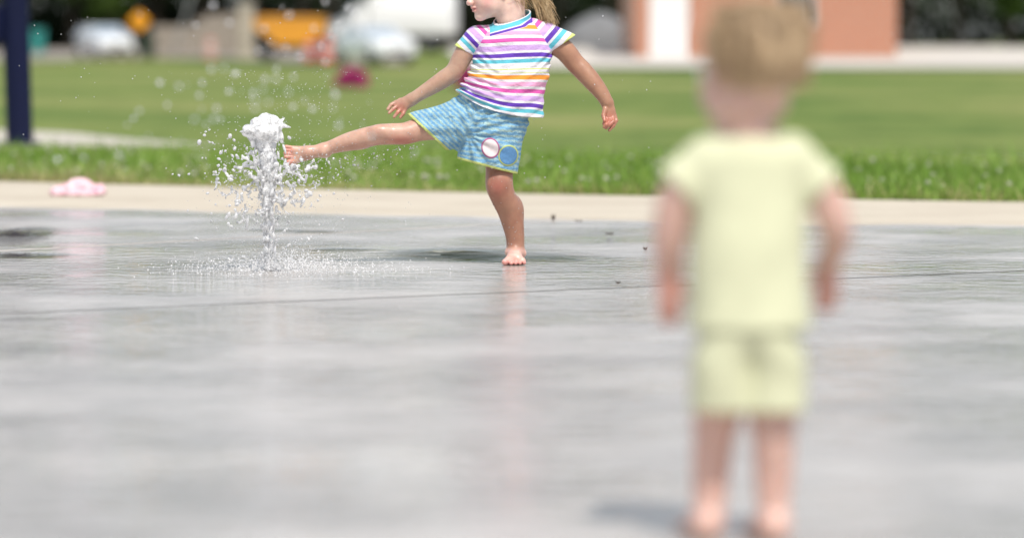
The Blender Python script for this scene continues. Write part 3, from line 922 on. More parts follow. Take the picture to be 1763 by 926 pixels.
rn = np.sqrt((sx-880)**2 + ((V[:, 1]-Y0)/SC)**2)
mc = np.minimum(14.2 - crl, np.minimum(60 - rn, 37 - abs(sx - 879)))
gpart("t_shirt", V, Q, m_shirt, attrs={"st": st, "sl": sl, "ms": ms, "cr": crl, "mc": mc})

# shorts
def build_shorts():
    lo = g(698, 312); hi = g(922, 150)
    args = ((lo[0], Y0 - 0.13, lo[2]), (hi[0], Y0 + 0.12, hi[2]), 0.0027)
    Fr = Field(*args); inn = Field(*args); Fl = Field(*args)
    prof = [(150, 848, 58, 38), (175, 850, 64, 43), (204, 852, 59.5, 45), (225, 850, 57, 45), (240, 848, 55.5, 44), (260, 842, 54.5, 42), (285, 838.5, 54, 41), (318, 836, 54, 40)]
    pr = [(zp(a), (c_-600)*SC, Y0, w*SC, d*SC) for a, c_, w, d in prof]
    def fr(X, Y, Z):
        x = 600 + X/SC; y = Sy(Z)
        a = np.arctan2(y - 232, x - 806); rr_ = np.sqrt((x-806)**2 + (y-232)**2)
        d = 0.0034 * np.sin(a * 13 + wob(X, Y, Z, 12, 3)*0.9) * np.clip(rr_/30, 0, 1) * np.clip((115 - rr_)/60, 0.25, 1)
        d = d + 0.0030 * np.sin(y*0.42 + x*0.10 + wob(X, Y, Z, 16, 6)) * np.clip((235 - y)/25, 0, 1)
        return d + 0.0018 * wob(X, Y, Z, 48, 12) + 0.002 * wob(X, Y, Z, 26, 14)
    nR = np.array((-0.25, 0, -0.97)); pR = g(836, 286)
    cutR = lambda X, Y, Z: (X-pR[0])*nR[0] + (Z-pR[2])*nR[2]
    Fr.loft(pr, 0.01, 2.2, disp=fr, cut=cutR)
    pi = [(z, cx, cy, w-0.0058, d-0.0058) for z, cx, cy, w, d in pr]; pi[-1] = (zp(322),) + pi[-1][1:]
    inn.loft(pi, 0.01, 2.2, disp=fr)
    nL = np.array((-0.68, 0, -0.73)); pL = g(739, 231)
    cutL = lambda X, Y, Z: (X-pL[0])*nL[0] + (Z-pL[2])*nL[2]
    def fl(X, Y, Z):
        x = 600 + X/SC; y = Sy(Z)
        return 0.0028 * np.sin((y - 200 + (x - 760)*0.10) * 0.23 + wob(X, Y, Z, 10, 7)) * np.clip((800 - x)/40, 0, 1) + 0.0028*np.sin(x*0.34 - y*0.2 + 2*wob(X, Y, Z, 14, 3)) * np.clip((x-765)/30, 0, 1) + 0.0012*wob(X, Y, Z, 50, 1)
    A, B = g(824, 205), g(728, 228, -0.005)
    B2 = B + (B - A)*0.45
    Fl.cone(A, B, 46*SC, 37*SC, 0.004, disp=fl, cut=cutL, sy=0.9); Fl.cone(B, B2, 37*SC, 34*SC, 0.004, disp=fl, cut=cutL, sy=0.9)
    inn.cone(A, B, 46*SC-0.0058, 37*SC-0.0058, 0.01, disp=fl, sy=0.9); inn.cone(B, B2, 37*SC-0.0058, 34*SC-0.0058, 0.004, disp=fl, sy=0.9)
    k = 0.012
    hh = np.maximum(k - np.abs(Fr.F - Fl.F), 0) / k
    U = np.minimum(Fr.F, Fl.F) - hh*hh*k*.25
    U = np.maximum(U, -inn.F)
    # open waist, hidden under the shirt
    V, Q = surface_nets(U, Fr.lo, Fr.h)
    return V, Q, cutL, cutR
V, Q, cutL, cutR = build_shorts()
sx = 600 + V[:, 0]/SC; sy_ = Sy(V[:, 2])
dL = cutL(V[:, 0], 0, V[:, 2]) / SC; dR = cutR(V[:, 0], 0, V[:, 2]) / SC
isleft = np.clip((800 - sx) / 20 + (252 - sy_) / 30, -1, 1)
wl = np.clip((794 - sx + (250 - sy_)*0.38) / 4 + 0.5, 0, 1)
st = (dL * 0.97) * wl + (-(sy_ - 0.10*sx)) * (1 - wl) * 0.80
lreg = (sx < 796) & (dL > -10) & (dR < -6 - (sx < 780) * 0) & ((sx < 781) | (sy_ < 262))
hm = np.maximum(np.where((sx < 790) & (sy_ < 263), dL + 4.2, -5), np.where((sx > 781), dR + 4.2, -5))
shorts = gpart("shorts", V, Q, m_short, attrs={"st": st, "hm": hm})

# two plain patches sewn on the shorts
from mathutils.bvhtree import BVHTree
tri_v = [Vector(v) for v in V]; bvh = BVHTree.FromPolygons(tri_v, [list(map(int, f)) for f in Q])
def patch(cx, cy, rx, ry, rot, col, edge, n=28):
    out = []
    def pt(x, y, off):
        h = bvh.ray_cast(Vector(((x-600)*SC, Y0 - 0.4, CAMH - (y-HZ)*SC)), Vector((0, 1, 0)))
        p = h[0] if h[0] is not None else Vector(((x-600)*SC, Y0-0.09, CAMH-(y-HZ)*SC))
        return np.array(p) + np.array((0, -off, 0))
    ca, sa = math.cos(rot), math.sin(rot)
    def ringp(k, off):
        r = []
        for i in range(n):
            t = 2*math.pi*i/n; a, c_ = rx*k*math.cos(t), ry*k*math.sin(t)
            r.append(pt(cx + a*ca - c_*sa, cy + a*sa + c_*ca, off))
        return r
    L_ = np.array(girl.location)
    rings = [ringp(k, 0.0016) for k in (1, 0.8, 0.6, 0.4, 0.2)]
    vv = sum(rings, []) + [pt(cx, cy, 0.0016)] + ringp(1.02, -0.001)
    ff = []
    for r_ in range(4):
        for i in range(n): j = (i+1) % n; ff.append((r_*n+i, r_*n+j, (r_+1)*n+j, (r_+1)*n+i))
    for i in range(n): ff.append((4*n+i, 4*n+(i+1) % n, 5*n))
    for i in range(n): j = (i+1) % n; ff.append((5*n+1+i, 5*n+1+j, j, i))
    o = mesh_py("patch", [v - L_ for v in vv], ff, col, True, shorts)
    a_, b_ = ringp(1.04, 0.0022), ringp(0.93, 0.0022); c_ = ringp(1.09, -0.0005)
    ff = []
    for i in range(n):
        j = (i+1) % n
        ff += [(i, j, n+j, n+i), (2*n+i, 2*n+j, j, i)]
    mesh_py("trim", [v - L_ for v in a_ + b_ + c_], ff, edge, True, shorts)
m_pw = simple("patch_cream", rgb(226, 214, 214), 0.8, var=0.08, scale=80); m_pb = simple("patch_blue", rgb(92, 140, 186), 0.8, var=0.15, scale=90)
m_ph = simple("patch_pink_edge", rgb(170, 96, 136), 0.8); m_pg = simple("patch_lime_edge", rgb(176, 190, 120), 0.8)
patch(843, 254, 14.5, 16.5, -0.35, m_pw, m_ph)
patch(874, 267, 16.5, 17, 0.25, m_pb, m_pg)

# hair: cap plus strands
def build_cap():
    F = Field(HO - 0.125, HO + 0.125, 0.0028)
    def ridg(X, Y, Z):
        a = np.arctan2((X-HO[0])*Sd[0]+(Y-HO[1])*Sd[1], (Z-HO[2]) - 0.02)
        return 0.0022*np.sin(a*34 + 2*wob(X, Y, Z, 30, 4))
    def keep(X, Y, Z):
        f = (X-HO[0])*Fd[0]+(Y-HO[1])*Fd[1]+(Z-HO[2])*Fd[2]; u = (X-HO[0])*Up[0]+(Y-HO[1])*Up[1]+(Z-HO[2])*Up[2]
        return np.maximum(f - 0.012 - 0.85*np.clip(u - 0.01, 0, 1), -(u + 0.045 - f*0.35)) * 0.8
    F.ell(hl(-0.014, 0, 0.030), (0.095, 0.078, 0.084), 0.01, HR, disp=lambda X, Y, Z: ridg(X, Y, Z))
    X = F.ax[0][:, None, None]; Y = F.ax[1][None, :, None]; Z = F.ax[2][None, None, :]
    F.F = np.maximum(F.F, keep(X, Y, Z)).astype(np.float32)
    F.ell(hl(-0.108, 0, 0.015), (0.022, 0.022, 0.022), 0.012, HR)
    return F.mesh()
V, Q = build_cap()
hair = gpart("hair", V, Q, m_hair)
def strands(name, paths, mat, parent, loc, sides=3):
    vv = []; ff = []
    for pts, rad in paths:
        n0 = len(vv); m = len(pts)
        for i, p in enumerate(pts):
            d = np.array(pts[min(i+1, m-1)]) - np.array(pts[max(i-1, 0)]); d = d/(np.linalg.norm(d)+1e-9)
            a = np.cross(d, (0.3, 1, 0.1)); a /= np.linalg.norm(a)+1e-9; b_ = np.cross(d, a)
            r_ = rad * (1 - 0.75*(i/(m-1))**2)
            for k in range(sides):
                t = 2*math.pi*k/sides
                vv.append(np.array(p) + (a*math.cos(t) + b_*math.sin(t))*r_ - loc)
        for i in range(m-1):
            for k in range(sides):
                j = (k+1) % sides
                ff.append((n0+i*sides+k, n0+i*sides+j, n0+(i+1)*sides+j, n0+(i+1)*sides+k))
    return mesh_np(name, vv, ff, mat, True, parent)
rr = random.Random(11)
tie = hl(-0.112, 0, 0.014)
paths = []
Lg = np.array(girl.location)
for i in range(420):
    # ponytail falling behind the shoulder: ends spread between px 925..957, down to py 30..62
    ex = rr.gauss(944, 7.5); ey = rr.uniform(14, 50) if rr.random() < 0.8 else rr.uniform(45, 62)
    end = g(ex, ey, rr.gauss(-0.005, 0.018))
    st_ = tie + np.array((rr.gauss(0, 0.008), rr.gauss(0, 0.009), rr.gauss(0, 0.009)))
    mid1 = st_ + np.array((0.034 + rr.gauss(0, 0.008), rr.gauss(0, 0.010), 0.006 + rr.gauss(0, 0.005)))
    mid2 = mid1*0.45 + end*0.55 + np.array((0.012 + rr.gauss(0, 0.010), rr.gauss(0, 0.008), 0.012))
    ph_, am = rr.random()*6.28, rr.uniform(0, 0.003)
    pts = []
    for k in range(9):
        t = k/8
        p = (1-t)**3*st_ + 3*(1-t)**2*t*mid1 + 3*(1-t)*t*t*mid2 + t**3*end
        pts.append(p + np.array((am*math.sin(ph_ + t*7), 0, 0)) * t)
    paths.append((pts, rr.uniform(0.0007, 0.0019)))
for i in range(90):     # fine hair at the nape and before the ear
    a = hl(rr.uniform(-0.085, -0.02), rr.uniform(0.02, 0.075), rr.uniform(-0.03, 0.02))
    e = g(rr.gauss(905, 7), rr.uniform(2, 24), rr.uniform(-0.05, 0.03))
    m_ = (a+e)/2 + np.array((rr.gauss(0.004, 0.006), rr.gauss(-0.004, 0.006), 0.004))
    paths.append(([(1-t)**2*a + 2*t*(1-t)*m_ + t*t*e for t in [k/6 for k in range(7)]], rr.uniform(0.0006, 0.0012)))
strands("ponytail", paths, m_hair, girl, Lg)
# ------------------------------------------------------------------ water
m_water, nt, b = new_mat("aerated_water")
b.inputs["Base Color"].default_value = (0.99, 0.995, 1.0, 1)
b.inputs["Subsurface Weight"].default_value = 1.0
b.inputs["Subsurface Radius"].default_value = (0.03, 0.03, 0.03)
b.inputs["Subsurface Scale"].default_value = 1.0
b.inputs["Roughness"].default_value = 0.06
b.inputs["IOR"].default_value = 1.33
nz = noise(nt, 60, 4, 0.7)
r = ramp(nt, nz.outputs[0], [(0.44, (0.02, 0.02, 0.02, 1)), (0.62, (0.55, 0.55, 0.55, 1))])
nt.links.new(r.outputs[0], b.inputs["Transmission Weight"])
nz2 = noise(nt, 150, 3, 0.6)
bp = bump(nt, nz2.outputs[0], 0.45, 0.005); nt.links.new(bp.outputs[0], b.inputs["Normal"])
m_drop, nt, b = new_mat("water_drop")
b.inputs["Base Color"].default_value = (0.985, 0.99, 1.0, 1)
b.inputs["Roughness"].default_value = 0.04
b.inputs["IOR"].default_value = 1.33
b.inputs["Transmission Weight"].default_value = 0.42
b.inputs["Subsurface Weight"].default_value = 1.0
b.inputs["Subsurface Radius"].default_value = (0.01, 0.01, 0.01)
b.inputs["Subsurface Scale"].default_value = 1.0

m_foam = m_drop.copy(); m_foam.name = "splash_foam"; m_foam.node_tree.nodes["Principled BSDF"].inputs["Transmission Weight"].default_value = 0.12
YJ = FPX * CAMH / (466 - HZ)
SJ = YJ / FPX
def w(px, py, dy=0.0): return P(px, py, YJ + dy)
rj = np.random.RandomState(21)
jet = empty("water_jet", (float(w(462, 466)[0]), YJ, 0.0))
tag(jet, "foaming white water jet shooting up from the wet concrete in front of the kicking foot", "water jet")
LJ = np.array(jet.location)
# crown and column
lo = w(404, 470); hi = w(510, 186)
F = Field((lo[0], YJ - 0.085, 0.0), (hi[0], YJ + 0.085, hi[2]), 0.0016)
dsp = lambda X, Y, Z: 0.0034*np.abs(wob(X, Y, Z*0.6, 95, 5)) - 0.002 + 0.0017*np.abs(wob(X, Y, Z*0.5, 260, 6))
crown = [(456, 207, 12), (470, 210, 12), (442, 215, 12), (428, 224, 9), (424, 229, 7), (452, 226, 15), (469, 226, 14), (480, 216, 8), (440, 234, 10), (458, 240, 12), (474, 238, 8), (446, 249, 9), (463, 252, 10)]
for x, y, r_ in crown:
    F.ell(w(x, y, rj.normal(0, 0.010)), (r_*SJ, r_*SJ*1.1, r_*SJ*1.05), 0.008, disp=dsp)
for i in range(34):
    x, y, r_ = crown[rj.randint(len(crown))]
    a, bb = rj.rand()*6.28, rj.uniform(-1, 1)
    p = w(x + math.cos(a)*r_*0.85, y + bb*r_*0.85, math.sin(a)*r_*SJ)
    F.ell(p, np.array((rj.uniform(1.5, 5), rj.uniform(1.5, 4), rj.uniform(1.5, 6)))*SJ, 0.005, disp=dsp)
for q in ([(478, 214, 7), (490, 217, 3.4), (500, 219.5, 1.0)], [(478, 226, 7), (484, 236, 4.5), (485, 244, 3.0)], [(428, 224, 6), (419, 226, 2.5), (413, 227, .8)], [(430, 232, 7), (434, 243, 4), (437, 252, 2.4)], [(478, 212, 6), (486, 207, 2.4), (490, 203, .8)]):
    chain(F, [(w(x, y), r_*SJ) for x, y, r_ in q], 0.004, n=3)
env = lambda y: np.interp(y, [240, 262, 285, 305, 335, 380, 430, 466], [25, 27, 27, 22, 16, 14, 12, 8])
for i in range(52):
    u = np.clip(rj.normal(0, 0.48), -1.15, 1.15); d0 = rj.normal(0, 0.4)
    yb = 468 if i < 18 else rj.uniform(290, 420); y_ = rj.uniform(244, 262) if i < 38 else rj.uniform(280, 380)
    p1, p2, f1_, f2_ = rj.rand()*6, rj.rand()*6, rj.uniform(0.07, 0.13), rj.uniform(0.16, 0.34)
    rb0 = rj.uniform(0.9, 2.8) * (1.35 if i < 5 else 1)
    prev = None
    while y_ < yb:
        e_ = env(y_); x = np.interp(y_, [250, 300, 466], [458, 460, 462.5]) + u*e_ + 2.2*math.sin(y_*f1_ + p1)
        r_ = rb0 * (0.62 + 0.62*math.sin(y_*f2_ + p2) + 0.2*rj.normal()) * (1.0 if y_ < 340 else 0.85)
        cur = (w(x, y_, d0*e_*SJ), max(r_, 0.2)*SJ) if r_ > 0.5 else None
        if cur and prev: F.cone(prev[0], cur[0], prev[1], cur[1], 0.003)
        prev = cur; y_ += 3.4
for i in range(5):
    y0_ = 250
    chain(F, [(w(460 + rj.normal(0, 3) + (y-330)*0.01, y, rj.normal(0, 0.006)), rj.uniform(3.2, 6.0)*SJ*np.interp(y, [250, 310, 345, 466], [1, 1.15, 0.75, 0.6])) for y in (248, 268, 288, 308, 328, 350)], 0.004, n=3)
V, Q = F.mesh(); del F
mesh_np("column", V - LJ, Q, m_water, True, jet)
# ragged sheets and strings thrown off the column
lo = w(352, 400); hi = w(575, 236)
F = Field((lo[0], YJ - 0.13, lo[2]), (hi[0], YJ + 0.13, hi[2]), 0.0019)
def tendril(x, y, n, step, r_, d0):
    a = rj.uniform(0.9, 2.2)
    for k in range(n):
        x2 = x + math.cos(a)*step*rj.uniform(0.5, 1.3); y2 = y + math.sin(a)*step*rj.uniform(0.4, 1.3)
        d1 = d0 + rj.normal(0, 0.004)
        F.cone(w(x, y, d0), w(x2, y2, d1), r_*rj.uniform(0.5, 1.3)*SJ, r_*rj.uniform(0.3, 1.0)*SJ, 0.003, disp=lambda X, Y, Z: 0.0010*wob(X, Y, Z, 300, 3))
        x, y, d0 = x2, y2, d1; a += rj.normal(0, 0.7)
for i in range(64):
    y = rj.uniform(258, 385); x = 461 + rj.normal(0, 22 + 14*(y > 300))
    tendril(x, y, rj.randint(2, 6), 4.5, rj.uniform(1.0, 2.8), rj.normal(0, 0.035))
for x, y, n, r_ in ((417, 268, 6, 2.6), (424, 280, 6, 3.2), (388, 297, 4, 3.2), (374, 308, 4, 2.8), (432, 300, 4, 4), (514, 285, 7, 3.0), (512, 296, 5, 3.2), (540, 276, 5, 1.8), (533, 287, 3, 2.6), (490, 296, 6, 3.2), (480, 305, 6, 3.0), (508, 315, 5, 2.8), (528, 303, 3, 2.2), (437, 310, 6, 2.6), (500, 336, 6, 2.6), (523, 340, 6, 2.4), (422, 352, 6, 2.8), (405, 362, 5, 2.8), (395, 366, 4, 2.6), (415, 372, 4, 2.4), (563, 272, 3, 1.8)):
    tendril(x, y, n, 5.0, r_, rj.normal(0, 0.02))
V, Q = F.mesh(); del F
tag(mesh_np("spray_strings", V - LJ, Q, m_water, True, jet), kind="stuff")

def icosphere():
    t = (1+5**.5)/2
    v = [(-1,t,0),(1,t,0),(-1,-t,0),(1,-t,0),(0,-1,t),(0,1,t),(0,-1,-t),(0,1,-t),(t,0,-1),(t,0,1),(-t,0,-1),(-t,0,1)]
    f = [(0,11,5),(0,5,1),(0,1,7),(0,7,10),(0,10,11),(1,5,9),(5,11,4),(11,10,2),(10,7,6),(7,1,8),(3,9,4),(3,4,2),(3,2,6),(3,6,8),(3,8,9),(4,9,5),(2,4,11),(6,2,10),(8,6,7),(9,8,1)]
    v = [np.array(p)/np.linalg.norm(p) for p in v]; cache = {}; nf = []
    def mid(a, b):
        k = (min(a, b), max(a, b))
        if k not in cache:
            m = v[a]+v[b]; v.append(m/np.linalg.norm(m)); cache[k] = len(v)-1
        return cache[k]
    for a, b_, c_ in f:
        x, y, z = mid(a, b_), mid(b_, c_), mid(c_, a); nf += [(a, x, z), (b_, y, x), (c_, z, y), (x, y, z)]
    return np.array(v), np.array(nf)
ICV, ICF = icosphere()
def drops(name, cs, rs, mat, label, elong=0.35, parent=None, loc=0):
    cs = np.array(cs); n = len(cs); rs = np.array(rs)
    sc = rs[:, None] * (1 + rj.uniform(-elong, elong, (n, 3)))
    V = ICV[None] * sc[:, None, :]
    V = V * (1 + 0.18*np.sin(ICV[None, :, :1]*3 + rj.rand(n, 1, 1)*6) * np.sin(ICV[None, :, 2:]*2.5 + rj.rand(n, 1, 1)*6))
    a = rj.uniform(-0.9, 0.9, n); ca, sa = np.cos(a)[:, None], np.sin(a)[:, None]
    x, z = V[..., 0]*ca - V[..., 2]*sa, V[..., 0]*sa + V[..., 2]*ca
    V = np.stack([x, V[..., 1], z], -1) + cs[:, None, :]
    F = (ICF[None] + (np.arange(n)*len(ICV))[:, None, None]).reshape(-1, 3)
    o = mesh_np(name, V.reshape(-1, 3), F, mat, True)
    return tag(o, label, "water drops", kind='stuff')
cs, rs = [], []
for i in range(950):      # dense around the jet
    y = rj.triangular(205, 330, 455); side = rj.rand() < 0.6
    x = 461 + rj.normal(0, 1) * (46 if side else 24) * (1.0 if y > 250 else 0.6)
    if y < 255 and abs(x-458) < 42: continue
    cs.append(w(x, y, rj.normal(0, 0.07))); rs.append(min(4.2, 0.5*np.exp(rj.normal(0.3, 0.6)))*SJ)
for i in range(520):      # band of coarse drops either side
    x = rj.choice([rj.normal(405, 26), rj.normal(515, 30)]); y = rj.normal(298, 26)
    cs.append(w(x, y, rj.normal(0, 0.08))); rs.append(min(4.5, 0.6*np.exp(rj.normal(0.4, 0.6)))*SJ)
for x, y, r_ in ((396, 234.5, 3.8), (352, 233, 2.8), (354, 227, 2.6), (343, 245, 3.8), (403, 241.5, 2.6), (371, 297, 3.0), (380, 263, 3.2), (377, 274, 3.6), (404, 256, 3.2), (409, 272, 2.6), (422, 295, 2.8), (451, 266, 3.6), (337, 411, 3.4), (340, 412, 2.6), (395, 448, 4.0), (590, 378, 3), (531, 412, 3.2), (535, 409, 2.6), (368, 301, 2.4), (361, 245, 2.2), (366, 246, 2), (325, 300, 2), (308, 302, 2.4), (297, 300, 2), (475, 245, 3.4), (474, 258, 2.4), (357, 333, 2.6), (371, 352, 1.8), (323, 363, 2.2)):
    cs.append(w(x, y, rj.normal(0, 0.02))); rs.append(r_*SJ)
for i in range(1500):     # fine spray hanging further out
    x = rj.normal(520, 120); y = rj.uniform(120, 470)
    if rj.rand() > np.exp(-((x-470)/190)**2): continue
    cs.append(w(x, y, rj.normal(0, 0.25))); rs.append(rj.uniform(0.35, 0.85)*SJ)
for i in range(160):      # specks across the rest of the view
    cs.append(w(rj.uniform(20, 1120), rj.uniform(5, 330), rj.normal(0.1, 0.3))); rs.append(rj.uniform(0.4, 1.1)*SJ)
for i in range(130):      # drips off the raised leg
    x = rj.uniform(500, 720); cs.append(w(x, 285 - (x-500)*0.17 + rj.exponential(14), rj.normal(0.45, 0.05))); rs.append(rj.uniform(0.5, 1.6)*SJ)
lx_, ly_ = pxof(BODYV[:, 0], BODYV[:, 1]), pyof(BODYV[:, 2], BODYV[:, 1])
cand = BODYV[(ly_ > 205) & (BODYV[:, 1] < Y0 + 0.01) & (((lx_ > 500) & (lx_ < 715)) | ((lx_ > 835) & (lx_ < 905) & (ly_ > 305) & (ly_ < 440)))]
for p_ in cand[rj.choice(len(cand), 150, replace=False)]:      # beads on wet skin
    cs.append(p_ + np.array((0, -0.0004, 0))); rs.append(rj.uniform(0.4, 0.95)*SJ)
drops("water_droplets", cs, rs, m_drop, "clear water droplets flying round the jet and the raised foot")
# splash where the drops land
cs, rs = [], []
for i in range(3800):
    a = rj.rand()*6.28; rad = abs(rj.normal(0, 0.17)) + 0.012
    X = LJ[0] + math.cos(a)*rad*1.15 + (0.10 if rj.rand() < 0.45 else 0); Y = YJ + math.sin(a)*rad*1.6
    cs.append((X, Y, abs(rj.normal(0, 0.014 + 0.035*math.exp(-rad*9)))+0.001)); rs.append(rj.uniform(0.3, 1.1)*SJ * (1.7 if rj.rand() < 0.08 else 1))
drops("landing_splash", cs, rs, m_foam, "small white splashes where drops land round the foot of the jet", 0.5)
# drops thrown up between the camera and the jet, far out of focus
blur = [(275,143,1),(308,149,.8),(348,143,1),(343,165,.8),(240,191,.9),(230,204,.9),(219,215,.6),(288,181,.8),(373,187,.9),(335,206,.9),(368,205,1),(380,206,.8),(355,214,.7),(394,158,.9),(405,127,1.1),(364,119,.9),(385,118,.8),
        (435,160,.8),(440,173,.9),(452,155,.7),(462,176,.8),(439,187,.8),(476,120,.9),(475,136,.8),(456,137,.9),(505,133,.9),(497,159,.8),(504,184,.8),(525,174,.7),(538,188,1.2),(577,164,.9),(573,187,.7),(583,217,.9),(498,27,1),(395,40,.9),
        (337,44,1),(367,10,1.3),(560,3,1),(583,45,1.1),(573,60,.9),(540,50,.9),(455,50,.9),(445,88,.9),(553,80,.9),(516,98,.9),(560,107,1),(492,83,.8),(640,235,.9),(98,275,.9),(205,267,1),(640,285,.8),(715,262,.7),(255,235,.6),(312,243,.5),
        (600,15,1),(655,8,.9),(612,25,.8),(145,272,.6),(640,255,.5),(60,405,.5),(92,408,.8)]
cs, rs = [], []
for x, y, k in blur:
    Y = rj.uniform(8.4, 9.2); cs.append(P(x, y, Y)); rs.append(0.0058*k)
for i in range(26):
    Y = rj.uniform(8.2, 10.2); cs.append(P(rj.uniform(180, 760), rj.uniform(-20, 300), Y)); rs.append(rj.uniform(0.0018, 0.003))
drops("near_droplets", cs, rs, m_drop, "blurred drops in the air nearer than the jet, up to the left of it", 0.25)
# flush steel nozzle the jet rises from
m_steel = simple("brushed_steel", (0.42, 0.42, 0.42, 1), 0.35, metal=1.0)
mb = MB(); mb.lathe([(0.055, -0.012), (0.055, 0.0015), (0.050, 0.003), (0.030, 0.003), (0.026, -0.004)], (LJ[0], YJ, 0), 28)
nozz = tag(mb.build("floor_nozzle", m_steel, None, True), "round steel nozzle plate flush in the concrete, under the water jet", "nozzle")
nozz.location = (0, 0, 0)

# ------------------------------------------------------------------ near child at the right edge, out of focus
YT = 6.0; ST = YT/FPX
def t_(px, py, dy=0.0): return P(px, py, YT + dy)
kid = empty("person", (float(t_(1290, 900)[0]), YT, 0.0)); LK = np.array(kid.location)
tag(kid, "small child in a pale yellow outfit standing near the camera, seen from behind and blurred", "person")
Fk = np.array((-0.62, 0.75, -0.05)); Fk /= np.linalg.norm(Fk)
Uk = np.array((0, 0, 1.0)); Uk -= Fk*Uk.dot(Fk); Uk /= np.linalg.norm(Uk); Sk = np.cross(Uk, Fk)
HK = t_(1292, 122); HKR = [Fk, Sk, Uk]
def hk(f, s, u): return HK + Fk*f + Sk*s + Uk*u
F = Field(t_(1085, 945, -0.16) * np.array((1, 1, 0)) + (0, 0, -0.01), t_(1500, 10, 0.17), 0.0042)
head_prims(F, hk, HKR)
F.cone(t_(1292, 250), t_(1292, 190), 34*ST, 36*ST, 0.02)
F.loft([(CAMH-(a-HZ)*ST, (c_-600)*ST, YT, w_*ST, d_*ST) for a, c_, w_, d_ in ((235, 1292, 40, 36), (262, 1292, 92, 56), (330, 1290, 84, 66), (430, 1288, 82, 72), (520, 1288, 86, 74), (600, 1288, 80, 66))], 0.03)
for s, hx in ((-1, 0), (1, 0)):
    X_ = lambda v: 1290 + s*v
    if s < 0: pts = [(t_(1206, 282), 36*ST), (t_(1170, 335, 0.0), 34*ST), (t_(1156, 395, 0.01), 31*ST), (t_(1152, 430, 0.02), 28*ST), (t_(1152, 474, 0.04), 22*ST)]
    else: pts = [(t_(1376, 282), 36*ST), (t_(1416, 330), 33*ST), (t_(1438, 385, 0.0), 29*ST), (t_(1440, 420, 0.03), 25*ST), (t_(1426, 452, 0.08), 20*ST)]
    chain(F, pts, 0.014)
    p, dr = pts[-1][0], np.array((0.03*(-s), 0, -1.0)); dr /= np.linalg.norm(dr)
    F.cone(p, p + dr*0.032, 21*ST, 22*ST, 0.012, 0.7)
    for k in range(4):
        b0 = p + dr*0.045 + np.array(((k-1.5)*0.0095, 0, 0)); ln = (0.017, 0.021, 0.020, 0.016)[k]
        F.cone(b0, b0 + dr*ln + np.array((0, 0.004, 0)), 5.8*ST, 5.2*ST, 0.002); F.cone(b0 + dr*ln + np.array((0, 0.004, 0)), b0 + dr*(ln+0.012) + np.array((0, 0.012, 0)), 5.2*ST, 4.4*ST, 0.001)
    F.cone(p + dr*0.012 + np.array((-s*0.012, 0, 0)), p + dr*0.034 + np.array((-s*0.030, 0.004, 0)), 6.5*ST, 5.2*ST, 0.006)
for cx_, fx_, dy in ((1248, -26, 0.03), (1330, 4, 0.0)):
    chain(F, [(t_(cx_ + (4 if cx_ < 1290 else -4), 600), 46*ST), (t_(cx_ + fx_*0.4, 700, dy*0.5), 42*ST), (t_(cx_ + fx_*0.7, 762, dy*0.9), 36*ST), (t_(cx_ + fx_*0.9, 820, dy+0.006), 33*ST), (t_(cx_ + fx_, 892, dy), 25*ST)], 0.02)
    hx_ = (cx_+fx_-600)*ST; YTf = YT + dy
    F.cone((hx_, YTf-0.012, 0.024), (hx_-0.012, YTf+0.055, 0.018), 0.026, 0.020, 0.014, )
    for k in range(5):
        F.cone((hx_-0.034+k*0.0115, YTf+0.072, 0.010), (hx_-0.038+k*0.0115, YTf+0.090, 0.009), 0.0068, 0.0062, 0.003)
V, Q = F.mesh(); del F
tone = np.tile(np.array((0.66, 0.44, 0.37)), (len(V), 1))
px_, py_ = pxof(V[:, 0], V[:, 1]), pyof(V[:, 2], V[:, 1])
ww = np.clip((py_-455)/30, 0, 1)[:, None] * ((px_ < 1200) | (px_ > 1380))[:, None] * (py_ < 600)[:, None] * 0.55; tone = tone*(1-ww) + np.array((0.68, 0.30, 0.25))*ww
mesh_np("body", V - LK, Q, m_skin, True, kid, cols={"tone": tone})
m_yel = simple("pale_yellow_cotton", (0.64, 0.65, 0.44, 1), 0.85, var=0.06, scale=14, bmp=0.25)
def shellmesh(build, lo, hi, h, th):
    A = Field(lo, hi, h); B = Field(lo, hi, h)
    build(A, 0.0, True); build(B, -th, False)
    return surface_nets(np.maximum(A.F, -B.F), A.lo, A.h)
def kidshirt(F, dr, cut):
    ds = lambda X, Y, Z: 0.003*wob(X, Y, Z, 34, 7)
    hz = CAMH-(566-HZ)*ST; cz = CAMH-(236-HZ)*ST
    pr = [(CAMH-(a-HZ)*ST, (c_-600)*ST, YT, w_*ST+dr, d_*ST+dr) for a, c_, w_, d_ in ((226, 1292, 44, 42), (252, 1292, 84, 60), (272, 1292, 98, 68), (340, 1290, 96, 76), (450, 1288, 98, 84), (566, 1288, 106, 90), (620, 1288, 108, 90))]
    F.loft(pr, 0.02, 2.3, disp=ds, cut=(lambda X, Y, Z: np.maximum(hz - Z, Z - cz)) if cut else None)
    for s in (-1, 1):
        a = t_(1292 + s*72, 276); b_ = t_(1292 + s*120, 322); e_ = b_ + (b_-a)*0.5; n_ = (b_-a)/np.linalg.norm(b_-a)
        cf = (lambda X, Y, Z, b_=b_, n_=n_: (X-b_[0])*n_[0] + (Z-b_[2])*n_[2]) if cut else None
        F.cone(a, b_, 44*ST+dr, 42*ST+dr, 0.02, disp=ds, cut=cf); F.cone(b_, e_, 42*ST+dr, 40*ST+dr, 0.02, disp=ds, cut=cf)
V, Q = shellmesh(kidshirt, t_(1100, 640, -0.13), t_(1480, 215, 0.13), 0.0045, 0.010)
mesh_np("t_shirt", V - LK, Q, m_yel, True, kid)
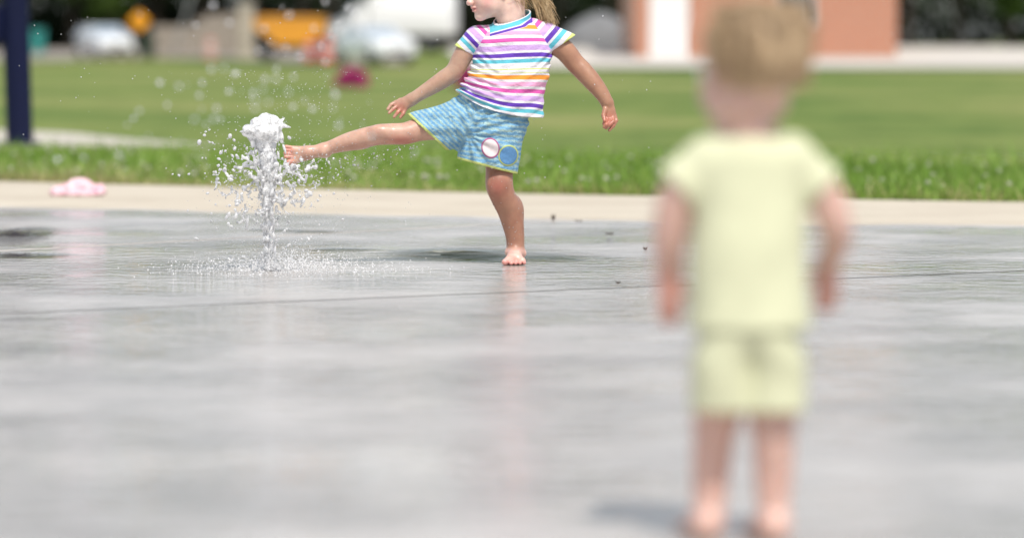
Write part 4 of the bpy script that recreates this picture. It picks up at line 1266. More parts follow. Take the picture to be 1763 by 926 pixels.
def kidshorts(F, dr, cut):
    ds = lambda X, Y, Z: 0.003*wob(X, Y, Z, 40, 9)
    for cx_ in (1246, 1332):
        hz = CAMH-(706-HZ)*ST
        F.loft([(CAMH-(a-HZ)*ST, (c_-600)*ST, YT, w_*ST+dr, d_*ST+dr) for a, c_, w_, d_ in ((540, 1288+(cx_-1289)*0.4, 62, 78), (620, cx_, 56, 74), (706, cx_-(3 if cx_ < 1290 else -3), 57, 66), (760, cx_, 58, 66))], 0.012, 2.2, disp=ds,
               cut=(lambda X, Y, Z: hz - Z) if cut else None)
V, Q = shellmesh(kidshorts, t_(1150, 770, -0.13), t_(1430, 530, 0.13), 0.0045, 0.009)
mesh_np("shorts", V - LK, Q, m_yel, True, kid)
F = Field(HK - 0.13, HK + 0.13, 0.004)
F.ell(hk(-0.012, 0, 0.028), (0.094, 0.078, 0.084), 0.01, HKR, disp=lambda X, Y, Z: 0.0025*np.sin(np.arctan2(X-HK[0], Y-HK[1])*30 + 2*wob(X, Y, Z, 30, 2)))
X = F.ax[0][:, None, None]; Y = F.ax[1][None, :, None]; Z = F.ax[2][None, None, :]
f_ = (X-HK[0])*Fk[0]+(Y-HK[1])*Fk[1]+(Z-HK[2])*Fk[2]; u_ = (X-HK[0])*Uk[0]+(Y-HK[1])*Uk[1]+(Z-HK[2])*Uk[2]
F.F = np.maximum(F.F, np.maximum(f_ - 0.02 - 0.8*np.clip(u_-0.01, 0, 1), -(u_+0.034))*0.8).astype(np.float32)
V, Q = F.mesh(); khair = mesh_np("hair", V - LK, Q, m_hair2, True, kid)
paths = []
for i in range(520):
    th_ = rr.uniform(-1.9, 1.9); a0 = hk(-0.012 + rr.gauss(0, 0.03), rr.gauss(0, 0.03), 0.105)
    e_ = hk(-0.012 - 0.082*math.cos(th_), 0.074*math.sin(th_), rr.uniform(-0.036, 0.03)); m_ = hk(-0.02 - 0.115*math.cos(th_), 0.100*math.sin(th_), 0.075)
    paths.append(([(1-t)**2*a0 + 2*t*(1-t)*m_ + t*t*e_ for t in [k/6 for k in range(7)]], rr.uniform(0.0010, 0.0022)))
strands("locks", paths, m_hair2, khair, LK)
for s in (1, -1):
    c = hk(0.0715, 0.0265*s, 0.001); f1 = Field(c-0.016, c+0.016, 0.0022); f1.ell(c, (0.0115,)*3, 0.001)
    v, q_ = f1.mesh(); mesh_np("eye", v - LK, q_, m_eye, True, kid)

# ------------------------------------------------------------------ small things on the concrete
# crumpled pink top
ctY = FPX*CAMH/(337-HZ); SCt = ctY/FPX
def c_(px, py, dy=0.0): return P(px, py, ctY+dy)
m_pink, nt, b = new_mat("pink_cloth")
nz = noise(nt, 22, 3, 0.6); r = ramp(nt, nz.outputs[0], [(0.35, (0.74, 0.40, 0.47, 1)), (0.5, (0.78, 0.60, 0.62, 1)), (0.62, (0.70, 0.30, 0.40, 1)), (0.72, (0.76, 0.62, 0.63, 1))])
nt.links.new(r.outputs[0], b.inputs["Base Color"]); b.inputs["Roughness"].default_value = 0.9
bp = bump(nt, noise(nt, 40, 4).outputs[0], 0.6, 0.01); nt.links.new(bp.outputs[0], b.inputs["Normal"])
F = Field(c_(72, 344, -0.13)*np.array((1, 1, 0)) + (0, 0, 0.0005), c_(192, 296, 0.13), 0.004)
ds = lambda X, Y, Z: 0.006*np.sin(X*62 + 3*wob(X, Y, Z, 16, 2)) + 0.004*wob(X, Y, Z, 80, 3)
for x, z, rx, rz, dy in ((100, 0.016, 18, 0.022, -0.02), (118, 0.030, 20, 0.038, 0), (134, 0.044, 18, 0.048, 0.01), (152, 0.036, 20, 0.042, 0), (166, 0.026, 15, 0.032, 0.02), (140, 0.012, 38, 0.02, -0.04), (112, 0.010, 24, 0.015, 0.04)):
    F.ell(((x-600)*SCt, ctY+dy, z), (rx*SCt, 0.055, rz), 0.008, disp=ds)
V, Q = F.mesh()
tag(mesh_np("shirt", V, Q, m_pink, True), "crumpled pink and white cloth dropped on the dry concrete by the grass", "clothing")

m_leaf = simple("dead_leaf", (0.075, 0.055, 0.04, 1), 0.8, var=0.3, scale=60)
def leaf(px, py, L_, rot, label, curl=0.012):
    x, y = ground(px, py)
    vv = []; ff = []; n = 8
    for i in range(n+1):
        t = i/n; wd = 0.42*math.sin(math.pi*min(1, t*0.94+0.03))**0.8
        for j, s in enumerate((-1, -0.5, 0, 0.5, 1)):
            vv.append(((t-0.5)*L_, s*wd*L_*0.5, 0.003 + curl*(s*s*0.8 + (2*t-1)**2*0.6) + 0.0015*math.sin(i*2+j*3)))
    for i in range(n):
        for j in range(4): a = i*5+j; ff.append((a, a+5, a+6, a+1))
    m = len(vv); vv += [(-L_*0.5, -0.001, 0.006), (-L_*0.5, 0.001, 0.006), (-L_*0.85, 0.001, 0.012), (-L_*0.85, -0.001, 0.012)]; ff.append((m, m+1, m+2, m+3))
    o = mesh_py("fallen_leaf", vv, ff, m_leaf, True)
    md = o.modifiers.new("thickness", 'SOLIDIFY'); md.thickness = 0.0012
    o.location = (x, y, 0.001); o.rotation_euler = (0, 0, rot)
    tag(o, label, "leaf", "dead leaves on the concrete")
leaf(1050, 404, 0.032, 0.15, "flat dark leaf on wet concrete, right of the girl, longest of the leaves", 0.004)
leaf(953, 381, 0.020, 0.7, "small curled dark leaf where the wet concrete turns dry", 0.02)
leaf(997, 382, 0.030, 0.1, "faint flat leaf on the damp edge beside the curled dark leaf", 0.002)
leaf(1112, 432, 0.014, 0.5, "tiny dark leaf on wet concrete beside the blurred child's arm", 0.008)
leaf(1065, 489, 0.014, 0.1, "tiny leaf by the joint in the concrete, nearest the camera", 0.003)
# ------------------------------------------------------------------ blue pole
m_blue = simple("navy_powder_coat", (0.003, 0.006, 0.036, 1), 0.6, var=0.1, spec=0.25)
YP = FPX*CAMH/(250-HZ); SP = YP/FPX
pole = empty("blue_pole", ((34-600)*SP, YP, 0)); tag(pole, "thick navy blue steel pole standing in the grass at the left edge", "pole")
mb = MB(); pts = []; 
for i in range(16):
    z = -0.03 + i*0.24
    pts.append((-(max(0, z))*0.030 - max(0, z-2.2)**2*0.22, 0, z))
mb.tube(pts, 0.103, 28); mb.build("shaft", m_blue, pole, True)
mb = MB(); mb.lathe([(0.17, -0.02), (0.17, 0.010), (0.165, 0.014), (0.10, 0.014)], n=28); mb.build("base_plate", m_blue, pole, True)
for k in range(4):
    mb = MB(); a = k*math.pi/2+0.4; mb.lathe([(0.014, 0.012), (0.014, 0.028), (0.010, 0.031)], (0.135*math.cos(a), 0.135*math.sin(a), 0), 6); mb.build("bolt", m_steel, pole)
mb = MB(); mb.tube([(-0.09, 0.0, 0.86), (-0.13, 0, 0.87), (-0.17, 0, 0.90)], [0.045, 0.05, 0.06], 16)
mb.lathe([(0.03, -0.16), (0.075, -0.13), (0.085, 0.0), (0.075, 0.12), (0.03, 0.15)], (-0.19, 0, 0.93), 20)
mb.build("spray_head", m_blue, pole, True)

# ------------------------------------------------------------------ terrain-following far ground
def smooth(a, b_, x):
    t = np.clip((x-a)/(b_-a), 0, 1); return t*t*(3-2*t)
def terr(x, y):
    wgt = smooth(1.5, 4.5, x)
    zl = np.interp(y, [164, 205, 500], [0, 0.50, 0.9]); zr = np.interp(y, [119, 142, 151, 500], [0, 0.26, 0.60, 1.2])
    return zl*(1-wgt) + zr*wgt
def far_sheet(name, x0, x1, y0f, y1, dz, mat, label=None):
    nx = max(2, int((x1-x0)/1.0)); ny = 40
    vv = []
    for i in range(nx+1):
        x = x0+(x1-x0)*i/nx; ya = y0f(x)
        for j in range(ny+1):
            y = ya + (y1-ya)*j/ny; vv.append((x, y, float(terr(x, y))+dz))
    ff = [(i*(ny+1)+j, (i+1)*(ny+1)+j, (i+1)*(ny+1)+j+1, i*(ny+1)+j+1) for i in range(nx) for j in range(ny)]
    o = mesh_py(name, vv, ff, mat, True); return tag(o, label, kind='structure')
gnd = bpy.data.objects["ground"].data
co = np.empty(len(gnd.vertices)*3, np.float32); gnd.vertices.foreach_get("co", co); co = co.reshape(-1, 3)
co[:, 2] += terr(co[:, 0].astype(float), co[:, 1].astype(float)) ; gnd.vertices.foreach_set("co", co.ravel()); gnd.update()
far_sheet("road", -70, 2.4, lambda x: float(np.interp(x, [-15, -9, -4.5, -0.5, 3], [168, 176, 172, 147, 141])), 206, 0.05, m_road)
far_sheet("forecourt", 3.9, 28, lambda x: float(np.interp(x, [3.9, 6, 28], [128, 121.5, 119.5])), 175, 0.055, m_fore)
for n_ in ("road.001", "forecourt.001"):
    pass

def far(px, Y, z=None):
    x = (px-600)/FPX*Y
    return (x, Y, float(terr(x, Y)) + 0.05 if z is None else z)

# ------------------------------------------------------------------ brick building
m_brick, nt, b = new_mat("orange_brick")
tc = N(nt, "ShaderNodeTexCoord"); mp = N(nt, "ShaderNodeMapping"); mp.inputs["Rotation"].default_value = (math.radians(90), 0, 0)
nt.links.new(tc.outputs["Object"], mp.inputs[0])
br = N(nt, "ShaderNodeTexBrick"); br.inputs["Color1"].default_value = (0.52, 0.20, 0.11, 1); br.inputs["Color2"].default_value = (0.44, 0.16, 0.09, 1); br.inputs["Mortar"].default_value = (0.44, 0.34, 0.27, 1)
br.inputs["Scale"].default_value = 1.0; br.inputs["Brick Width"].default_value = 0.21; br.inputs["Row Height"].default_value = 0.075; br.inputs["Mortar Size"].default_value = 0.009
nt.links.new(mp.outputs[0], br.inputs["Vector"]); nt.links.new(br.outputs[0], b.inputs["Base Color"]); b.inputs["Roughness"].default_value = 0.85
m_white = simple("white_paint", (0.80, 0.80, 0.79, 1), 0.4, var=0.03); m_trim = simple("cream_trim", (0.62, 0.58, 0.52, 1), 0.6)
m_roof = simple("brown_shingle", (0.10, 0.075, 0.06, 1), 0.9, var=0.3, scale=3); m_glass = simple("dark_glass", (0.03, 0.04, 0.05, 1), 0.08, spec=0.8)
YB = 142.0
bx0 = (1093-600)/FPX*YB; bl = empty("brick_building", (bx0, YB, float(terr(bx0, YB))-0.3)); tag(bl, "orange brick service building with a white door, beyond the lawn at right", "building")
W_, D_, H_ = 9.6, 7.0, 4.4; B0 = 0.35   # B0: floor level above local origin
d0, d1, dh = (1118-1093)/FPX*YB, (1186-1093)/FPX*YB, 2.55
mb = MB()
mb.box(0, d0, 0, 0.25, 0, H_); mb.box(d0, d1, 0.002, 0.25, B0+dh, H_)
w0, w1 = 5.2, 6.6
mb.box(d1, w0, 0, 0.25, 0, H_); mb.box(w0, w1, 0.002, 0.25, 0, B0+1.15); mb.box(w0, w1, 0.002, 0.25, B0+2.35, H_); mb.box(w1, W_, 0, 0.25, 0, H_)
mb.box(0.002, 0.25, 0.25, D_, 0, H_-0.002); mb.box(W_-0.25, W_-0.002, 0.25, D_, 0, H_-0.002); mb.box(0.25, W_-0.25, D_-0.25, D_-0.003, 0, H_-0.003)
mb.build("wall", m_brick, bl)
dr = MB(); dr.box(d0+0.08, (d0+d1)/2-0.004, 0.07, 0.12, B0+0.01, B0+dh-0.08, 0.01); dr.box((d0+d1)/2+0.004, d1-0.08, 0.07, 0.12, B0+0.01, B0+dh-0.08, 0.01); dro = dr.build("door", m_white, bl)
fr_ = MB(); fr_.box(d0+0.003, d0+0.078, 0.02, 0.16, B0, B0+dh-0.003); fr_.box(d1-0.078, d1-0.003, 0.02, 0.16, B0, B0+dh-0.003); fr_.box(d0+0.08, d1-0.08, 0.02, 0.16, B0+dh-0.078, B0+dh-0.003); fr_.build("frame", m_white, dro)
hn = MB(); hn.tube([((d0+d1)/2+0.07, 0.06, B0+0.95), ((d0+d1)/2+0.07, 0.02, B0+0.95), ((d0+d1)/2+0.07, 0.02, B0+1.15), ((d0+d1)/2+0.07, 0.06, B0+1.15)], 0.012, 6); hn.build("handle", m_steel, dro)
wn_ = MB(); wn_.box(w0+0.003, w0+0.07, 0.03, 0.12, B0+1.153, B0+2.347); wn_.box(w1-0.07, w1-0.003, 0.03, 0.12, B0+1.153, B0+2.347); wn_.box(w0+0.07, w1-0.07, 0.032, 0.118, B0+1.153, B0+1.22); wn_.box(w0+0.07, w1-0.07, 0.032, 0.118, B0+2.28, B0+2.347); wn_.box((w0+w1)/2-0.03, (w0+w1)/2+0.03, 0.034, 0.116, B0+1.22, B0+2.28)
wno = wn_.build("window", m_white, bl); pn = MB(); pn.box(w0+0.06, w1-0.06, 0.07, 0.085, B0+1.21, B0+2.29); pn.build("pane", m_glass, wno)
rf = MB(); rf.add([(-0.5, -0.6, H_), (W_+0.5, -0.6, H_), (W_+0.5, D_+0.5, H_), (-0.5, D_+0.5, H_), (1.5, D_/2, H_+1.7), (W_-1.5, D_/2, H_+1.7), (-0.5, -0.6, H_-0.15), (W_+0.5, -0.6, H_-0.15), (W_+0.5, D_+0.5, H_-0.15), (-0.5, D_+0.5, H_-0.15)],
                  [(0, 1, 5, 4), (1, 2, 5), (2, 3, 4, 5), (3, 0, 4), (6, 7, 1, 0), (7, 8, 2, 1), (8, 9, 3, 2), (9, 6, 0, 3), (9, 8, 7, 6)]); rf.build("roof", m_roof, bl)

# grey gravel heap
m_grav = simple("grey_gravel", (0.20, 0.205, 0.21, 1), 0.95, var=0.25, scale=4, bmp=0.6)
hx, hy, hz_ = far(1034, 153)
F = Field((hx-2.0, hy-1.8, hz_-0.2), (hx+2.0, hy+1.8, hz_+1.8), 0.07)
F.ell((hx, hy, hz_-0.1), (1.45, 1.3, 1.42), 0.3, disp=lambda X, Y, Z: 0.05*wob(X, Y, Z, 5, 1)+0.025*wob(X, Y, Z, 17, 2)); F.cone((hx-0.6, hy, hz_), (hx+0.6, hy+0.2, hz_), 0.9, 0.8, 0.4)
V, Q = F.mesh(); tag(mesh_np("gravel_heap", V, Q, m_grav, True), "rounded heap of grey gravel beside the brick building", "gravel heap", kind='thing')

# ------------------------------------------------------------------ vehicles
m_carw = simple("white_car_paint", (0.86, 0.87, 0.88, 1), 0.25, var=0.02, coat=1.0); m_tyre = simple("tyre_rubber", (0.015, 0.015, 0.016, 1), 0.8); m_rim = simple("alloy_rim", (0.5, 0.5, 0.5, 1), 0.3, metal=0.9)
m_black = simple("black_plastic", (0.012, 0.012, 0.013, 1), 0.5); m_wind = simple("windscreen", (0.30, 0.37, 0.43, 1), 0.08, spec=0.9); m_lamp = simple("headlamp_lens", (0.75, 0.78, 0.8, 1), 0.1); m_red = simple("red_lens", (0.35, 0.01, 0.01, 1), 0.2)  # windscreen: sky reflection painted into the glass as pale blue
def loftmesh(secs, cap=True):
    n = len(secs[0]); v = [p for s in secs for p in s]; f = []
    for i in range(len(secs)-1):
        for k in range(n): j = (k+1) % n; f.append((i*n+k, i*n+j, (i+1)*n+j, (i+1)*n+k))
    if cap: f += [tuple(range(n-1, -1, -1)), tuple(range((len(secs)-1)*n, len(secs)*n))]
    return v, f
def wheel(parent, x, y, r_, wd, s):
    o = MB(); o.lathe([(r_*0.62, -wd/2), (r_*0.94, -wd/2), (r_, -wd*0.35), (r_, wd*0.35), (r_*0.94, wd/2), (r_*0.62, wd/2)], (x, y, r_), 24, 'y')
    wo_ = o.build("wheel", m_tyre, parent, True)
    o = MB(); yo = s*wd*0.5
    o.lathe([(r_*0.60, -wd*0.4), (r_*0.60, wd*0.4)], (x, y, r_), 20, 'y')
    for k in range(6):
        a = k*math.pi/3; o.tube([(x, y+yo, r_), (x+math.cos(a)*r_*0.58, y+yo*0.95, r_+math.sin(a)*r_*0.58)], r_*0.07, 5)
    o.build("rim", m_rim, wo_, True)
def car(name, loc, rz, label, body=m_carw, wagon=False):
    r0 = empty(name, loc, rz); tag(r0, label, "car")
    # x forward, y left
    st_ = [(-2.15, 0.45, 0.86, 0.70), (-2.10, 0.32, 0.95, 0.80), (-1.6, 0.24, 1.04, 0.87), (-0.6, 0.22, 1.05, 0.89), (0.5, 0.22, 1.04, 0.89), (0.95, 0.22, 1.03, 0.88), (1.55, 0.24, 0.97, 0.86), (2.05, 0.26, 0.86, 0.80), (2.20, 0.34, 0.74, 0.70)]
    secs = []
    for x, zb, zt, hw in st_:
        secs.append([(x, -hw*0.93, zb), (x, -hw, zb+0.14), (x, -hw*0.995, (zb+zt)/2), (x, -hw*0.93, zt-0.04), (x, -hw*0.82, zt), (x, 0, zt+0.03), (x, hw*0.82, zt), (x, hw*0.93, zt-0.04), (x, hw*0.995, (zb+zt)/2), (x, hw, zb+0.14), (x, hw*0.93, zb)])
    v, f = loftmesh(secs); m = MB(); m.add(v, f); m.build("body", body, r0, True)
    xr = -1.95 if wagon else -1.55
    roof = [(xr+0.35, 1.40), (-0.6, 1.46), (0.1, 1.44)]
    secs = [[(x, -0.66, z-0.05), (x, -0.58, z), (x, 0.58, z), (x, 0.66, z-0.05)] for x, z in roof]
    v, f = loftmesh(secs); m = MB(); m.add(v, f); m.build("roof", body, r0, True)
    for s in (-1, 1):
        for a_, b_, w_ in (((0.95, s*0.80, 0.95), (0.12, s*0.63, 1.41), 0.04), ((-0.45, s*0.84, 0.98), (-0.5, s*0.64, 1.42), 0.04), ((xr-0.05, s*0.80, 0.96), (xr+0.38, s*0.63, 1.38), 0.07)):
            m = MB(); m.tube([a_, b_], w_, 6); m.build("pillar", body, r0, True)
    o = MB(); o.add([(0.97, -0.76, 0.97), (0.97, 0.76, 0.97), (0.14, 0.60, 1.40), (0.14, -0.60, 1.40), (0.93, -0.76, 0.95), (0.93, 0.76, 0.95), (0.10, 0.60, 1.38), (0.10, -0.60, 1.38)], [(0, 1, 2, 3), (7, 6, 5, 4), (0, 4, 5, 1), (2, 6, 7, 3), (1, 5, 6, 2), (0, 3, 7, 4)]); o.build("windscreen", m_wind, r0)
    o = MB(); o.add([(xr-0.04, -0.74, 0.98), (xr-0.04, 0.74, 0.98), (xr+0.37, 0.60, 1.38), (xr+0.37, -0.60, 1.38), (xr, -0.74, 0.96), (xr, 0.74, 0.96), (xr+0.4, 0.60, 1.36), (xr+0.4, -0.60, 1.36)], [(3, 2, 1, 0), (4, 5, 6, 7), (1, 5, 4, 0), (3, 7, 6, 2), (2, 6, 5, 1), (4, 7, 3, 0)]); o.build("rear_window", m_wind, r0)
    for s in (-1, 1):
        for xa, xb, xc, xd in ((0.86, -0.42, -0.47, 0.10), (-0.50, xr+0.02, xr+0.40, -0.53)):
            o = MB(); o.add([(xa, s*0.80, 0.97), (xb, s*0.82, 0.98), (xc, s*0.645, 1.39), (xd, s*0.635, 1.39), (xa, s*0.77, 0.97), (xb, s*0.79, 0.98), (xc, s*0.615, 1.39), (xd, s*0.605, 1.39)], [(0, 1, 2, 3), (7, 6, 5, 4), (0, 4, 5, 1), (1, 5, 6, 2), (2, 6, 7, 3), (3, 7, 4, 0)]); o.build("window", m_wind, r0)
        o = MB(); o.add(*loftmesh([[(2.02, s*0.42, 0.58), (2.02, s*0.70, 0.60), (1.92, s*0.76, 0.74), (1.98, s*0.44, 0.72)], [(2.20, s*0.42, 0.59), (2.10, s*0.71, 0.61), (2.00, s*0.76, 0.74), (2.12, s*0.44, 0.71)]])); o.build("headlight", m_lamp, r0)
        o = MB(); o.box(-2.16, -2.05, s*0.62-0.12, s*0.62+0.12, 0.70, 0.86, 0.02); o.build("tail_light", m_red, r0)
        o = MB(); o.box(0.62, 0.74, s*0.93-0.09, s*0.93+0.09, 0.96, 1.08, 0.03); o.build("mirror", body, r0)
        for xw in (1.32, -1.32): wheel(r0, xw, s*0.80, 0.32, 0.21, s)
    o = MB(); o.box(2.10, 2.20, -0.40, 0.40, 0.46, 0.60, 0.02); o.box(2.02, 2.21, -0.62, 0.62, 0.30, 0.40, 0.02); o.build("grille", m_black, r0)
    return r0
car("parked_car", far(180, 176.5), math.radians(-70), "white hatchback parked alone on the road, left, behind the blue pole", wagon=True)
car("parked_car", far(645, 145.5), math.radians(-66), "white car parked in front of the large white box truck")

# white box truck
tr = empty("box_truck", far(738, 160), math.radians(-8)); tag(tr, "large white box truck with rounded top parked behind a white car", "truck")
o = MB(); pr_ = []
for x in (-2.4, -2.3, 1.0, 1.12):
    k = 0.12 if x in (-2.4, 1.12) else 0
    pr_.append([(x, -1.1+k, 0.75+k), (x, -1.15+k, 1.0), (x, -1.15+k, 2.15-k), (x, -0.95+k, 2.42-k), (x, 0, 2.52-k), (x, 0.95-k, 2.42-k), (x, 1.15-k, 2.15-k), (x, 1.15-k, 1.0), (x, 1.1-k, 0.75+k)])
o.add(*loftmesh(pr_)); o.build("box", m_white, tr, True).scale = (1, 1, 1)
o = MB(); pr_ = [[(x, -0.95, 0.55), (x, -1.0, 0.9), (x, -0.85, zt-0.15), (x, -0.7, zt), (x, 0.7, zt), (x, 0.85, zt-0.15), (x, 1.0, 0.9), (x, 0.95, 0.55)] for x, zt in ((-2.42, 2.15), (-3.0, 2.12), (-3.45, 1.45), (-4.0, 1.32), (-4.15, 1.0))]
o.add(*loftmesh(pr_[::-1])); o.build("cab", m_white, tr, True)
o = MB(); o.add([(-3.47, -0.72, 1.50), (-3.47, 0.72, 1.50), (-3.05, 0.66, 2.06), (-3.05, -0.66, 2.06), (-3.41, -0.72, 1.46), (-3.41, 0.72, 1.46), (-2.99, 0.66, 2.02), (-2.99, -0.66, 2.02)], [(3, 2, 1, 0), (4, 5, 6, 7), (0, 1, 5, 4), (3, 7, 6, 2), (1, 2, 6, 5), (0, 4, 7, 3)]); o.build("windscreen", m_wind, tr)
o = MB(); o.box(-4.0, 1.0, -0.45, 0.45, 0.42, 0.70); o.box(-1.2, 0.0, -1.0, -0.5, 0.35, 0.72, 0.03); o.build("chassis", m_black, tr)
for xw in (-3.45, 0.1):
    for s in (-1, 1): wheel(tr, xw, s*0.92, 0.40, 0.26, s)

# yellow dumper
m_yelp = simple("machine_yellow", (0.78, 0.36, 0.035, 1), 0.4, var=0.08, coat=0.3)
yd = empty("dumper", far(500, 171), math.radians(6)); tag(yd, "yellow dumper with a wide skip, beyond the lawn between tan pillar and white car", "construction machine")
o = MB(); o.prism([(-1.68, 1.78), (-1.68, 1.42), (-0.95, 0.95), (-0.80, 0.62), (0.95, 0.62), (1.18, 1.05), (1.66, 1.30), (1.66, 1.74), (1.2, 1.86), (-1.2, 1.90)], -0.95, 0.95); o.build("skip", m_yelp, yd)
for x in (-1.1, -0.4, 0.3, 1.0):
    o = MB(); o.box(x-0.05, x+0.05, -1.02, -0.952, 0.75 if abs(x) < 0.8 else 1.15, 1.73, 0.01); o.build("rib", m_yelp, yd)
o = MB(); o.box(-1.70, 1.68, -1.01, -0.953, 1.74, 1.84, 0.01); o.build("rim_rail", m_yelp, yd)
o = MB(); o.box(-1.5, 1.5, -0.5, 0.5, 0.38, 0.60, 0.03); o.build("chassis", m_black, yd)
o = MB(); o.box(1.72, 2.5, -0.6, 0.6, 0.45, 1.15, 0.06); o.build("engine_cover", m_yelp, yd)
for s in (-1, 1): o = MB(); o.tube([(1.8, s*0.55, 1.1), (1.8, s*0.55, 1.95), (2.4, s*0.55, 1.95), (2.4, s*0.55, 1.1)], 0.03, 6); o.build("roll_bar", m_black, yd)
for xw in (-1.0, 1.15):
    for s in (-1, 1): wheel(yd, xw, s*0.78, 0.42, 0.34, s)

# ------------------------------------------------------------------ stacked pale stone blocks and pillar
m_stone2 = simple("pale_stone", (0.50, 0.43, 0.35, 1), 0.9, var=0.12, scale=1.5, bmp=0.4)
m_stone = simple("tan_stone", (0.30, 0.26, 0.21, 1), 0.9, var=0.18, scale=1.5, bmp=0.4)
def block_mesh(L_, D_, H_):
    o = MB(); o.box(-L_/2, L_/2, -D_/2, D_/2, 0, H_, 0.02)
    me = bpy.data.meshes.new("block"); me.from_pydata(o.v, [], o.f); me.update(); me.materials.append(m_stone); return me
BM = block_mesh(0.80, 0.45, 0.27)
def wall_of_blocks(px0, px1, Y, rows, label, top_skip=0):
    x0, y0, z0 = far(px0, Y); x1 = (px1-600)/FPX*Y
    r0 = empty("block_wall", (x0, Y, z0)); tag(r0, label, "stone wall", "walls of stacked tan blocks")
    n = int((x1-x0)/0.83)
    for k in range(rows):
        for i in range(n + (k % 2)):
            ob = bpy.data.objects.new("block", BM); COL.objects.link(ob); ob.parent = r0
            ob.location = (0.42 + i*0.83 - (k % 2)*0.41, rr.uniform(-0.02, 0.02) + k*0.05, k*0.275); ob.rotation_euler = (0, 0, rr.uniform(-0.02, 0.02))
    return r0
wall_of_blocks(262, 412, 184, 5, "long low wall of tan stone blocks right of the orange sign")
wall_of_blocks(350, 412, 187, 7, "taller stack of tan blocks rising behind the low wall")
x_, y_, z_ = far(424, 168)
pil = empty("stone_pillar", (x_, y_, z_)); tag(pil, "tall narrow tan pillar left of the yellow dumper", "pillar")
for k in range(8):
    o = MB(); o.box(-0.33, 0.33, -0.33, 0.33, k*0.30, k*0.30+0.292, 0.02); o.build("block", m_stone2, pil)
o = MB(); o.box(-0.38, 0.38, -0.38, 0.38, 2.40, 2.50, 0.02); o.build("cap", m_trim, pil)

# ------------------------------------------------------------------ barrels, sign, drum, leaning pole
m_or = simple("orange_barrel", (0.75, 0.12, 0.05, 1), 0.5); m_wh2 = simple("white_band", (0.75, 0.72, 0.70, 1), 0.5)
def barrel(px, Y, label, k=1.0, mat=m_or):
    r0 = empty("traffic_barrel", far(px, Y)); tag(r0, label, "traffic barrel", "orange traffic barrels")
    o = MB(); o.lathe([(0.30*k, 0), (0.30*k, 0.05), (0.26*k, 0.06), (0.235*k, 0.30*k), (0.22*k, 0.62*k), (0.19*k, 0.92*k), (0.13*k, 0.97*k), (0.05*k, 1.0*k)], n=20); o.build("drum", mat, r0, True)
    o = MB()
    for z in (0.28, 0.62):
        ra = np.interp(z, [0.06, 0.30, 0.62, 0.92], [0.262, 0.239, 0.224, 0.194])*k; rb_ = np.interp(z+0.13, [0.06, 0.30, 0.62, 0.92], [0.262, 0.239, 0.224, 0.194])*k
        o.lathe([(ra-0.01, z*k), (ra+0.004, z*k+0.002), (rb_+0.004, (z+0.13)*k), (rb_-0.01, (z+0.13)*k+0.002)], n=20)
    o.build("band", m_wh2, r0, True)
    o = MB(); o.lathe([(0.36*k, 0.0), (0.36*k, 0.035), (0.30*k, 0.05)], n=20); o.build("base", m_black, r0, True)
m_pk = simple("faded_barrel", (0.62, 0.27, 0.22, 1), 0.7)
barrel(362, 168, "faded pinkish traffic barrel standing alone in front of the block wall", 0.95, m_pk)
barrel(534, 166, "orange traffic barrel under the dumper, left one of three", 0.95)
barrel(549, 162, "orange traffic barrel under the dumper, middle one of three", 1.0)
barrel(564, 159, "orange traffic barrel beside the dark tree trunk, right one of three", 1.0)
sg = empty("road_sign", far(240, 172)); tag(sg, "orange diamond road sign on a post, right of the white hatchback", "sign")
m_sign = simple("orange_sign", (0.88, 0.36, 0.02, 1), 0.35, var=0.03)
o = MB(); o.tube([(0, 0.03, -0.05), (0, 0.03, 2.3)], 0.035, 8); o.build("post", m_black, sg)
o = MB(); a = 0.50; o.prism([(-a, 1.68), (-0.05, 1.68-a+0.05), (0.05, 1.68-a+0.05), (a, 1.68), (0.05, 1.68+a-0.05), (-0.05, 1.68+a-0.05)], -0.02, 0.0); o.build("plate", m_sign, sg)
dk = empty("utility_box", far(256, 171)); tag(dk, "dark green utility box at the foot of the orange sign", "utility box")
m_dgr = simple("dark_green_paint", (0.02, 0.035, 0.02, 1), 0.6)
o = MB(); o.box(-0.28, 0.28, -0.25, 0.25, 0, 1.10, 0.02); o.build("cabinet", m_dgr, dk); o = MB(); o.box(-0.31, 0.31, -0.28, 0.28, 1.102, 1.16, 0.015); o.build("lid", m_dgr, dk); o = MB(); o.box(-0.24, 0.24, -0.27, -0.252, 0.1, 1.02, 0.005); o.build("door", m_dgr, dk)
tb = empty("portable_bin", far(66, 186)); tag(tb, "teal wheeled bin in front of the trees by the blue pole", "bin")
m_teal = simple("teal_plastic", (0.03, 0.27, 0.24, 1), 0.5)
o = MB(); o.add(*loftmesh([[(-0.24, -0.26, 0.05), (0.24, -0.26, 0.05), (0.24, 0.26, 0.05), (-0.24, 0.26, 0.05)], [(-0.32, -0.34, 1.15), (0.32, -0.34, 1.15), (0.32, 0.34, 1.15), (-0.32, 0.34, 1.15)]])); o.build("body", m_teal, tb)
o = MB(); o.box(-0.36, 0.36, -0.38, 0.38, 1.152, 1.22, 0.03); o.build("lid", m_teal, tb)
for s in (-1, 1):
    o = MB(); o.lathe([(0.10, -0.03), (0.11, 0), (0.10, 0.03)], (s*0.27, 0.27, 0.11), 14, 'x'); o.build("wheel", m_tyre, tb, True)
gp = empty("leaning_pole", far(300, 178)); tag(gp, "thin pale pole leaning to the right above the block wall", "pole")
m_galv = simple("galvanised", (0.30, 0.31, 0.30, 1), 0.6)
